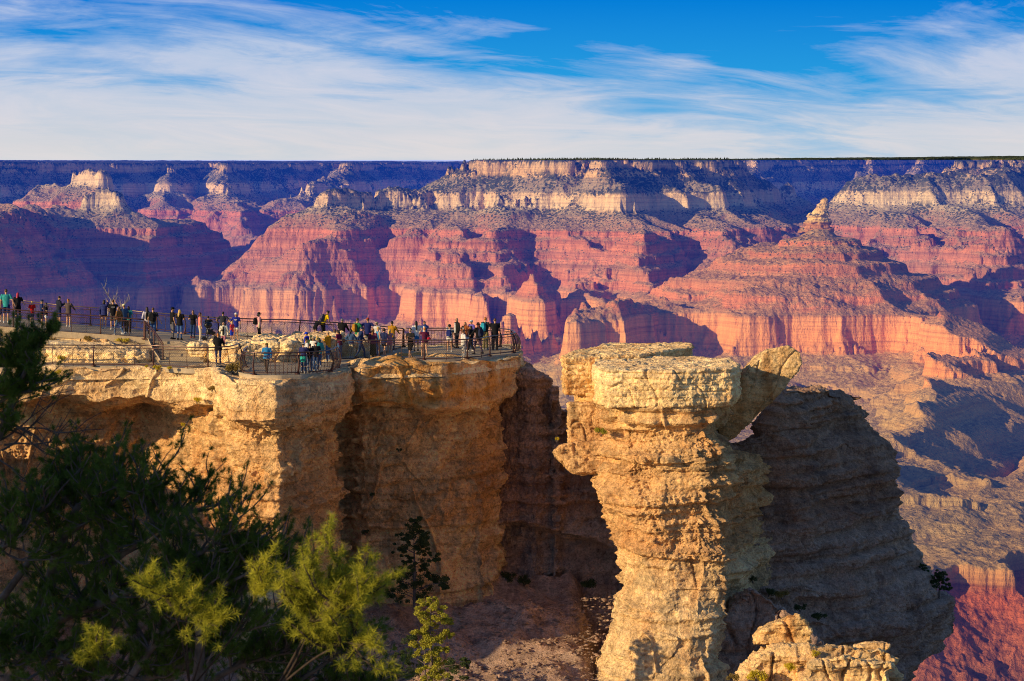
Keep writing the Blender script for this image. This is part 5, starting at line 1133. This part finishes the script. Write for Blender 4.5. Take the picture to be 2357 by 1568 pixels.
def bush(px, py, Y, wpx, hpx, mat, label, seed=0, dens=1.0, stems=True, cat='shrub', name='shrub', group=None):
    s = Y/F; w_, h_ = wpx*s, hpx*s; x,y,z = P(px, py, Y); o = empty(name, (x,y,z), 0, label, cat, group); r = random.Random(seed)
    cs = [(r.uniform(-.38,.38)*w_, r.uniform(-.3,.3)*w_, r.uniform(.35,.75)*h_) for _ in range(7)]
    leaves('foliage', cs, [w_*r.uniform(.16,.28) for _ in cs], int(160*dens), max(.02,.06*min(w_,h_*2)), mat, o, seed, min(1.2,h_/w_*1.3))
    if stems:
        q = MB()
        for k in range(14):
            c = cs[k%7]; q.tube([(0,0,-.05),(c[0]*.5,c[1]*.5,h_*.3),(c[0]*1.2+r.uniform(-.1,.1)*w_,c[1],h_*r.uniform(.6,1.0))],[.012,.009,.004],4)
        link('stem', q.me('stem'), M_BARK, o)
    return o
def conifer(px, pybase, pytop, Y, label, mat, clusters, seed=0, name='pine_tree', size=.055, n=170):
    """clusters: (px,py,radius px)"""
    x,y,z = P(px, pybase, Y); o = empty(name, (x,y,z), 0, label, 'tree'); s = Y/F; r = random.Random(seed); h = (pybase-pytop)*s
    q = MB(); q.tube([(0,0,-.3),(.02,0,h*.35),(-.03,.02,h*.7),(.0,0,h*.97)], [.03*h*.5+.03,.028*h*.45+.02,.022,.01], 7); link('trunk', q.me('trunk'), M_BARK, o)
    cs, rs = [], []; q = MB()
    for cx,cy,cr in clusters:
        c = ((cx-px)*s, r.uniform(-.5,.5)*abs(cx-px)*s, (pybase-cy)*s)
        q.tube([(0,0,max(.1,c[2]-abs(c[0])*.35)), (c[0]*.5,c[1]*.5,c[2]-abs(c[0])*.1), c], [.028,.018,.008], 5)
        for k in range(9): cs.append((c[0]+r.uniform(-1.1,1.1)*cr*s, c[1]+r.uniform(-.9,.9)*cr*s, c[2]+r.uniform(-.75,.75)*cr*s)); rs.append(cr*s*r.uniform(.2,.5))
    link('branches', q.me('branches'), M_BARK, o); leaves('crown', cs, [q_*1.25 for q_ in rs], int(n*.7), size*1.0, mat, o, seed, .6)
    return o
def bare_tree(px, pyb, pyt, Y, label, seed):
    x,y,z = P(px,pyb,Y); o = empty('dead_tree', (x,y,z), 0, label, 'tree'); s = Y/F; h = (pyb-pyt)*s; r = random.Random(seed); tr = MB(); br = MB()
    def grow(mb, p, d, L, rad, lv):
        pts = [p]; 
        for k in range(3): d = (d+Vector((r.uniform(-.25,.25),r.uniform(-.25,.25),r.uniform(-.05,.15)))).normalized(); pts.append(pts[-1]+d*L/3)
        mb.tube(pts, [rad, rad*.85, rad*.7, rad*.45], 5)
        if lv:
            for k in range(4):
                q = pts[1+k%3]; nd = (d+Vector((r.uniform(-1.1,1.1),r.uniform(-1.1,1.1),r.uniform(-.1,.6)))).normalized(); grow(br, q, nd, L*.58, rad*.5, lv-1)
    grow(tr, Vector((0,0,0)), Vector((.1,0,1)), h*.62, .05, 3)
    link('trunk', tr.me('trunk'), M_DEAD, o); link('branches', br.me('branches'), M_DEAD, o)
M_TWIG = simple('dark_twig_bark', (.055,.042,.036), .9, .4, 12, .1)
def near_pine():
    r = random.Random(11); rn = np.random.default_rng(11)
    def make(name, label, limbs, mat, loc, dens=1.0, tuft=(.045,.080), seed=1, Ltw=.42, start=.25, nl=.5, nn=95):
        rr_ = random.Random(seed); o = empty(name, loc, 0, label, 'tree'); inv = Matrix.Translation(-Vector(loc)); wood = MB(); trunk = MB(); T_ = []
        def twig(p, d, L, rad, lv):
            pts = [p]; dd = d
            for k in range(4):
                dd = (dd+Vector((rr_.uniform(-.28,.28),rr_.uniform(-.28,.28),rr_.uniform(-.12,.30)))).normalized(); pts.append(pts[-1]+dd*L/4)
            wood.tube(pts, [rad, rad*.85, rad*.7, rad*.55, rad*.35], 5, False)
            if lv > 0:
                for k in range(5):
                    q = pts[1+k%4]; nd = (dd*1.0+Vector((rr_.uniform(-1,1),rr_.uniform(-1,1),rr_.uniform(-.35,.8)))).normalized(); twig(q, nd, L*rr_.uniform(.45,.7), rad*.55, lv-1)
            if lv <= 1:
                for k in range(2 if lv else 3): T_.append((pts[-1-k if lv == 0 else -1].copy(), dd.copy()))
        for pts3, rads, sub in limbs:
            pp = [Vector(P(*q)) for q in pts3]; sp_ = smooth_path(pp, 5); n = len(sp_)
            (trunk if rads[0] > .05 else wood).tube([v for v in sp_], [rads[0]+(rads[1]-rads[0])*i/(n-1) for i in range(n)], 7)
            for k in range(int(sub*dens)):
                i = rr_.randrange(int(n*start), n); p = sp_[i]; d = (sp_[min(i+1,n-1)]-sp_[max(i-1,0)]).normalized()
                nd = (d*.5+Vector((rr_.uniform(-1,1),rr_.uniform(-.8,.8),rr_.uniform(-.5,.9)))).normalized(); twig(p, nd, Ltw*rr_.uniform(.6,1.2), .010, 1)
        # needles: bottle-brush tufts round every twig end
        P0 = np.array([t[0] for t in T_]); D0 = np.array([t[1] for t in T_]); P0 = P0+np.random.default_rng(seed+50).normal(size=P0.shape)*.018; m = nn
        C = np.repeat(P0, m, 0); D = np.repeat(D0, m, 0); R1 = np.random.default_rng(seed)
        al = R1.random(len(C)); C = C - D*(al*.035)[:,None]; q = R1.normal(size=C.shape); q /= np.linalg.norm(q,axis=1)[:,None]
        nd = D*.40+q*1.0; nd /= np.linalg.norm(nd,axis=1)[:,None]; L = (tuft[0]+(tuft[1]-tuft[0])*R1.random(len(C)))[:,None]*nl
        b = np.cross(nd, R1.normal(size=C.shape)); b /= np.linalg.norm(b,axis=1)[:,None]
        V = np.stack([C-b*.0013, C+b*.0013, C+nd*L],1).reshape(-1,3)-np.array(loc)
        link('needles', tri_mesh('needles', V), mat, o)
        for nm, mb in (('trunk',trunk),('branches',wood)):
            if mb.v: me = mb.me(nm, True); me.transform(inv); link(nm, me, M_TWIG if start > .5 else M_BARK, o)
        return o
    L1 = [([(150,760,13.6),(230,710,13.5),(290,685,13.4),(330,660,13.4),(348,648,13.4)],(.03,.008),28),([(220,760,13.6),(290,725,13.5),(340,700,13.5),(362,690,13.5)],(.03,.008),26),([(90,740,12.2),(150,650,12),(200,600,11.8),(250,572,11.8)],(.03,.008),30),([(40,650,12.8),(100,575,12.4),(150,535,12.2),(190,512,12.2)],(.03,.008),26),([(-30,640,12.8),(30,560,12.6),(60,505,12.6),(80,482,12.6)],(.03,.008),18),
          ([(-60,760,13),(5,690,13),(30,630,13),(48,590,12.8),(60,545,12.6),(78,505,12.4)],(.085,.02),22),
          ([(20,650,13),(60,620,12.6),(110,600,12.2),(160,575,12),(205,550,11.8),(222,535,11.8)],(.035,.012),26),
          ([(60,540,12.6),(95,515,12.3),(120,498,12.2),(142,488,12.2)],(.02,.008),18),
          ([(-20,700,13),(60,690,12.6),(140,680,12.4),(200,655,12.2),(240,630,12)],(.04,.012),32),
          ([(150,700,12.4),(200,645,12.2),(235,600,12.1),(258,575,12)],(.03,.01),26),
          ([(180,760,12.4),(195,700,12),(200,640,11.8),(190,605,11.8),(168,590,11.8)],(.05,.012),22),
          ([(-30,580,12.4),(0,550,12.2),(25,525,12.2),(40,512,12.2)],(.03,.008),14),
          ([(195,690,13.2),(240,665,13.2),(275,655,13.2),(295,640,13.2)],(.028,.008),26),
          ([(60,720,12.8),(100,650,12.6),(120,610,12.5)],(.03,.01),22), ([(-40,660,12.4),(20,650,12.2),(70,660,12)],(.03,.01),24)]
    make('pine_tree','large dark pinyon pine filling the bottom left corner', L1, M_PINE, P(-20,760,13), 1.25, seed=1, Ltw=.32)
    L2 = [([(230,760,11.6),(275,690,10.6),(308,630,9.8),(322,600,9.6),(338,574,9.6)],(.010,.004),9),([(230,760,11.6),(285,680,10.4),(305,640,9.8),(312,610,9.6),(300,590,9.6)],(.008,.003),5),
          ([(275,690,10.6),(318,640,9.8),(342,612,9.5),(358,598,9.5)],(.007,.003),7), ([(275,690,10.6),(312,660,9.9),(340,645,9.6),(356,640,9.6)],(.007,.003),7)]
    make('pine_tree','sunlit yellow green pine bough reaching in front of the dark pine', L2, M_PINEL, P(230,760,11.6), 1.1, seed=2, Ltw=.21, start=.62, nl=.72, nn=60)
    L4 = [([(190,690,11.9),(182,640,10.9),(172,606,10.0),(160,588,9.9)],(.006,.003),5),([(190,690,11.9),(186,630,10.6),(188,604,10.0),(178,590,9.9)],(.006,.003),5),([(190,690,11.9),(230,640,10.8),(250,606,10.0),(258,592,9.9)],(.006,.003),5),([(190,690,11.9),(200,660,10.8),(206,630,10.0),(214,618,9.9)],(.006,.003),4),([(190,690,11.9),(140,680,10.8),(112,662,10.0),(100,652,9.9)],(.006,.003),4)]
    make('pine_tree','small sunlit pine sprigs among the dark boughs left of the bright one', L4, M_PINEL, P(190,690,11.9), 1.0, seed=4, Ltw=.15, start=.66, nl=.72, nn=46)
    L3 = [([(-60,490,12.6),(-10,450,12.6),(8,410,12.4),(20,382,12.3),(30,360,12.2),(36,342,12.2)],(.03,.006),22),([(-30,420,12.6),(0,402,12.4),(20,392,12.3)],(.015,.006),16),([(-20,372,12.6),(0,366,12.4),(12,362,12.3)],(.015,.006),12)]
    make('pine_tree','dark pine branch rising along the left edge in front of the viewpoint', L3, M_PINE, P(-60,490,12.6), 1.0, seed=3, Ltw=.20)
    # bare twigs hanging by the left edge
    o = empty('bare_branch', P(-30,450,12.8), 0, 'bare forked twigs at the left edge above the dark pine', 'branch'); q = MB()
    rb = random.Random(5)
    for k in range(9):
        x0,y0 = rb.uniform(-20,15), rb.uniform(395,470); pts = [Vector(P(x0,y0,12.6))]; a = rb.uniform(-.5,.4); 
        for j in range(6): a += rb.uniform(-.35,.35); pts.append(pts[-1]+Vector((math.cos(a),rb.uniform(-.3,.3),math.sin(a)))*.10)
        q.tube(pts, [.008,.007,.006,.005,.004,.003,.002], 5)
        for j in (2,3,4): q.tube([pts[j], pts[j]+Vector((.08,0,rb.uniform(-.1,.12))), pts[j]+Vector((.18,0,rb.uniform(-.12,.2)))],[.004,.003,.002],4)
    me = q.me('t'); me.transform(Matrix.Translation(-o.location)); link('twigs', me, M_BARK, o)
    # pines added out of frame to the left: they throw the shade on the near branches
    for i,(x,y,z,h,R_) in enumerate([(-9.6,7.4,-4.2,6.0,1.9),(-12.5,6.0,-4.5,7,2.2),(-10.8,10.4,-6.5,6.6,2.0)]):
        o = empty('pine_tree', (x,y,z), 0, ['dense pinyon pine just outside the left edge','taller pinyon pine further outside the left edge','third pinyon pine outside the left edge nearest the cliff'][i], 'tree')
        q = MB(); q.tube([(0,0,-1),(0,0,h*.5),(0,0,h*.9)],[.16,.12,.04],8); link('trunk', q.me('trunk'), M_BARK, o)
        cs = []; rs = []; r2 = random.Random(i)
        for k in range(46): a = r2.uniform(0,6.28); t_ = r2.random(); rad = R_*(1-.55*t_)*r2.uniform(.3,.9); cs.append((rad*math.cos(a), rad*math.sin(a), h*(.18+.8*t_))); rs.append(.75)
        leaves('crown', cs, rs, 900, .09, M_PINE, o, i, .6)
def build_plants():
    near_pine()
    cl = [(416,521,5),(413,529,7),(420,533,7),(405,537,8),(428,539,8),(414,545,8),(400,548,6),(424,551,6),(434,558,5),(407,560,6),(418,566,8),(404,571,9),(398,581,10),(414,580,10),(428,577,8),(438,585,9),(448,579,6),(406,592,10),(422,593,9),(392,590,6)]
    conifer(414.5,602,517,97.0,'dark narrow pine standing in the shade at the foot of the wall', M_JUN, cl, 3)
    cl = [(432,602,5),(426,608,8),(437,612,8),(430,620,9),(443,624,8),(422,630,8),(434,634,9),(446,636,6),(428,642,7),(421,650,8),(434,654,9),(443,652,6),(428,664,9),(437,668,9),(430,676,9)]
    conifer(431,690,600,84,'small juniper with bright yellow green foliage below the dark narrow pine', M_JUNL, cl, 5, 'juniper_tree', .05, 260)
    cl = [(410,640,8),(400,655,9),(412,668,10),(398,675,10),(448,668,9),(458,676,9),(466,660,6)]
    conifer(425,700,636,88,'dark juniper scrub around the foot of the bright juniper', M_JUN, cl, 6, 'juniper_tree', .05, 200)
    cl = [(940,572,4),(936,578,5),(943,578,5),(933,584,5),(940,585,5),(946,587,4)]
    conifer(939,598,568,107,'lone small tree on the tip of the dark cliff', M_JUN, cl, 7, 'juniper_tree', .05, 160)
    conifer(923,577,563,107,'tiny sapling above the lone small tree on the dark cliff', M_JUN, [(922,566,3),(925,570,3)], 8, 'juniper_tree', .05, 90)
    bare_tree(105,322,284,113,'bare dead tree sticking up behind the upper path railing',2); bare_tree(119,322,294,113,'smaller bare dead shrub to the right of the dead tree',9)
    B = [(122,342.8,101.0,17,5.5,M_RAB,'bright yellow rabbitbrush beneath the upper path curb'),(88,342,100.9,9,7,M_BRUSH,'dry tan brush against the stone wall'),(52,343.5,100.8,7,7,M_BRUSH,'olive brush at the left end of the stone wall'),(62,360.5,97.3,9,5,M_RAB,'yellow tuft on the pale rocky bank behind the walkway railing'),
         (55.4,375.5,94.2,10,6,M_RAB,'yellow clump on the cliff lip at far left'),(157,371,94.3,8,6,M_RAB,'round golden clump below the walkway railing'),(169.5,370,94.2,5.5,4,M_RAB,'small golden clump right of the round one below the railing'),(147,367.5,94.8,4,2.5,M_RAB,'tiny golden tuft left of the round clump'),
         (233,374,92.5,18,14,M_BRUSH,'twiggy orange bush on the rock between the two lower railings'),(212,391,92.6,10,6,M_BRUSH,'faint dry tuft on the cap rock left of the jutting block'),(197,403,93.5,9,6,M_RAB,'yellow tuft growing on the ledge left of the jutting block'),(184,429,97.5,7,7,M_RAB,'olive yellow tuft under the cap rock overhang'),
         (229,508,93.6,16,14,M_JUNL,'green juniper bush on the lit wall below the jutting block'),(218,514,94.4,8,6,M_JUNL,'small green sprig left of the juniper bush on the lit wall'),(601,436,91.6,13,9,M_JUNL,'green bush on the shelf of the sunlit pillar'),(557,441,93.4,4,4,M_RAB,'small yellow tuft at the edge of the pillar shelf'),
         (372,497,98.0,6,5,M_JUN,'dark shrub clinging high on the shaded wall'),(508,584,103.2,15,12,M_JUN,'dark shrub at the foot of the alcove'),(524,586,103.0,14,12,M_JUN,'second dark shrub beside the alcove shrub'),(590,588,103.0,20,9,M_JUN,'low dark shrub at the right of the alcove'),
         (399,452,97.8,6,4,M_JUN,'tiny dark bush on the shaded wall below the orange rock'),(365,535,99,8,6,M_JUN,'dark tuft low on the shaded wall'),(478,612,101.0,8,7,M_JUN,'dark shrub beside the big crack'),(487,650,97,9,12,M_JUN,'tall dark shrub on the talus under the crack'),(462,620,99,8,8,M_BRUSH,'dry shrub left of the crack shrub'),
         (753,583,97.0,9,8,M_JUN,'dark bush highest on the ledge of the dark cliff'),(768,596,96.2,12,8,M_JUN,'dark bush second on the ledge of the dark cliff'),(783,600,96.4,16,9,M_BRUSH,'mixed brush on the ledge of the dark cliff'),(800,611,96.6,12,8,M_JUN,'dark bush third along the ledge of the dark cliff'),(818,620,97.2,16,8,M_JUN,'dark bush lowest on the ledge of the dark cliff'),
         (815,657,75.6,10,6,M_RAB,'golden grass tuft on the lower right ledge beside the flat boulder'),(834,650,77.2,9,5,M_RAB,'golden tuft behind the lower right ledge'),(846,649,77.4,6,4,M_BRUSH,'rusty tuft beside the small flat boulder'),(789,672,75.5,14,9,M_RAB,'yellow grass clump in the middle of the lower right ledge'),(757,682,75.4,20,12,M_RAB,'large yellow bush at the left foot of the lower right ledge'),(782,654,76.0,9,6,M_BRUSH,'tan brush on top of the lower right ledge'),(733,682,75.4,12,8,M_BRUSH,'tan bush at the bottom edge left of the big yellow bush')]
    for i,(px,py,Y,wpx,hpx,mt,lb) in enumerate(B): bush(px,py,Y,wpx,hpx,mt,lb,i)
def far_forest():
    r = np.random.default_rng(9); n = 60000; px = r.uniform(-60,1090,n); Y = r.uniform(11500,20300,n); X = PX(px,Y); Z = canyon_height(X,Y); rl = Z-DIP*Y
    k = (rl > -9) | ((rl > -200) & (rl < -112) & (r.random(n) < .25)); X,Y,Z = X[k],Y[k],Z[k]; m = len(X); cl = fbm2(X, Y, 260, 3); kk = cl > -.12; X,Y,Z = X[kk],Y[kk],Z[kk]; m = len(X); h = r.uniform(5,15,m)*(1+.5*cl[kk]); w_ = h*.30; a0 = r.uniform(0,2,m)
    V = np.stack([np.stack([X+w_*np.cos(a0+i*2.094), Y+w_*np.sin(a0+i*2.094), Z-1],1) for i in range(3)]+[np.stack([X,Y,Z+h],1)],1).reshape(-1,3)
    b = np.arange(m)[:,None]*4; Fc = np.concatenate([b+np.array([[0,1,3]]), b+np.array([[1,2,3]]), b+np.array([[2,0,3]])])
    tag(link('rim_forest', mesh_np('rim_forest', V, Fc, False), simple('rim_trees', (.035,.05,.028), .95, .4, .01)), 'dark conifer forest along the far canyon rim', 'forest', kind='stuff')
if 'veg' not in SKIP:
    build_plants()
    if 'canyon' not in SKIP: far_forest()
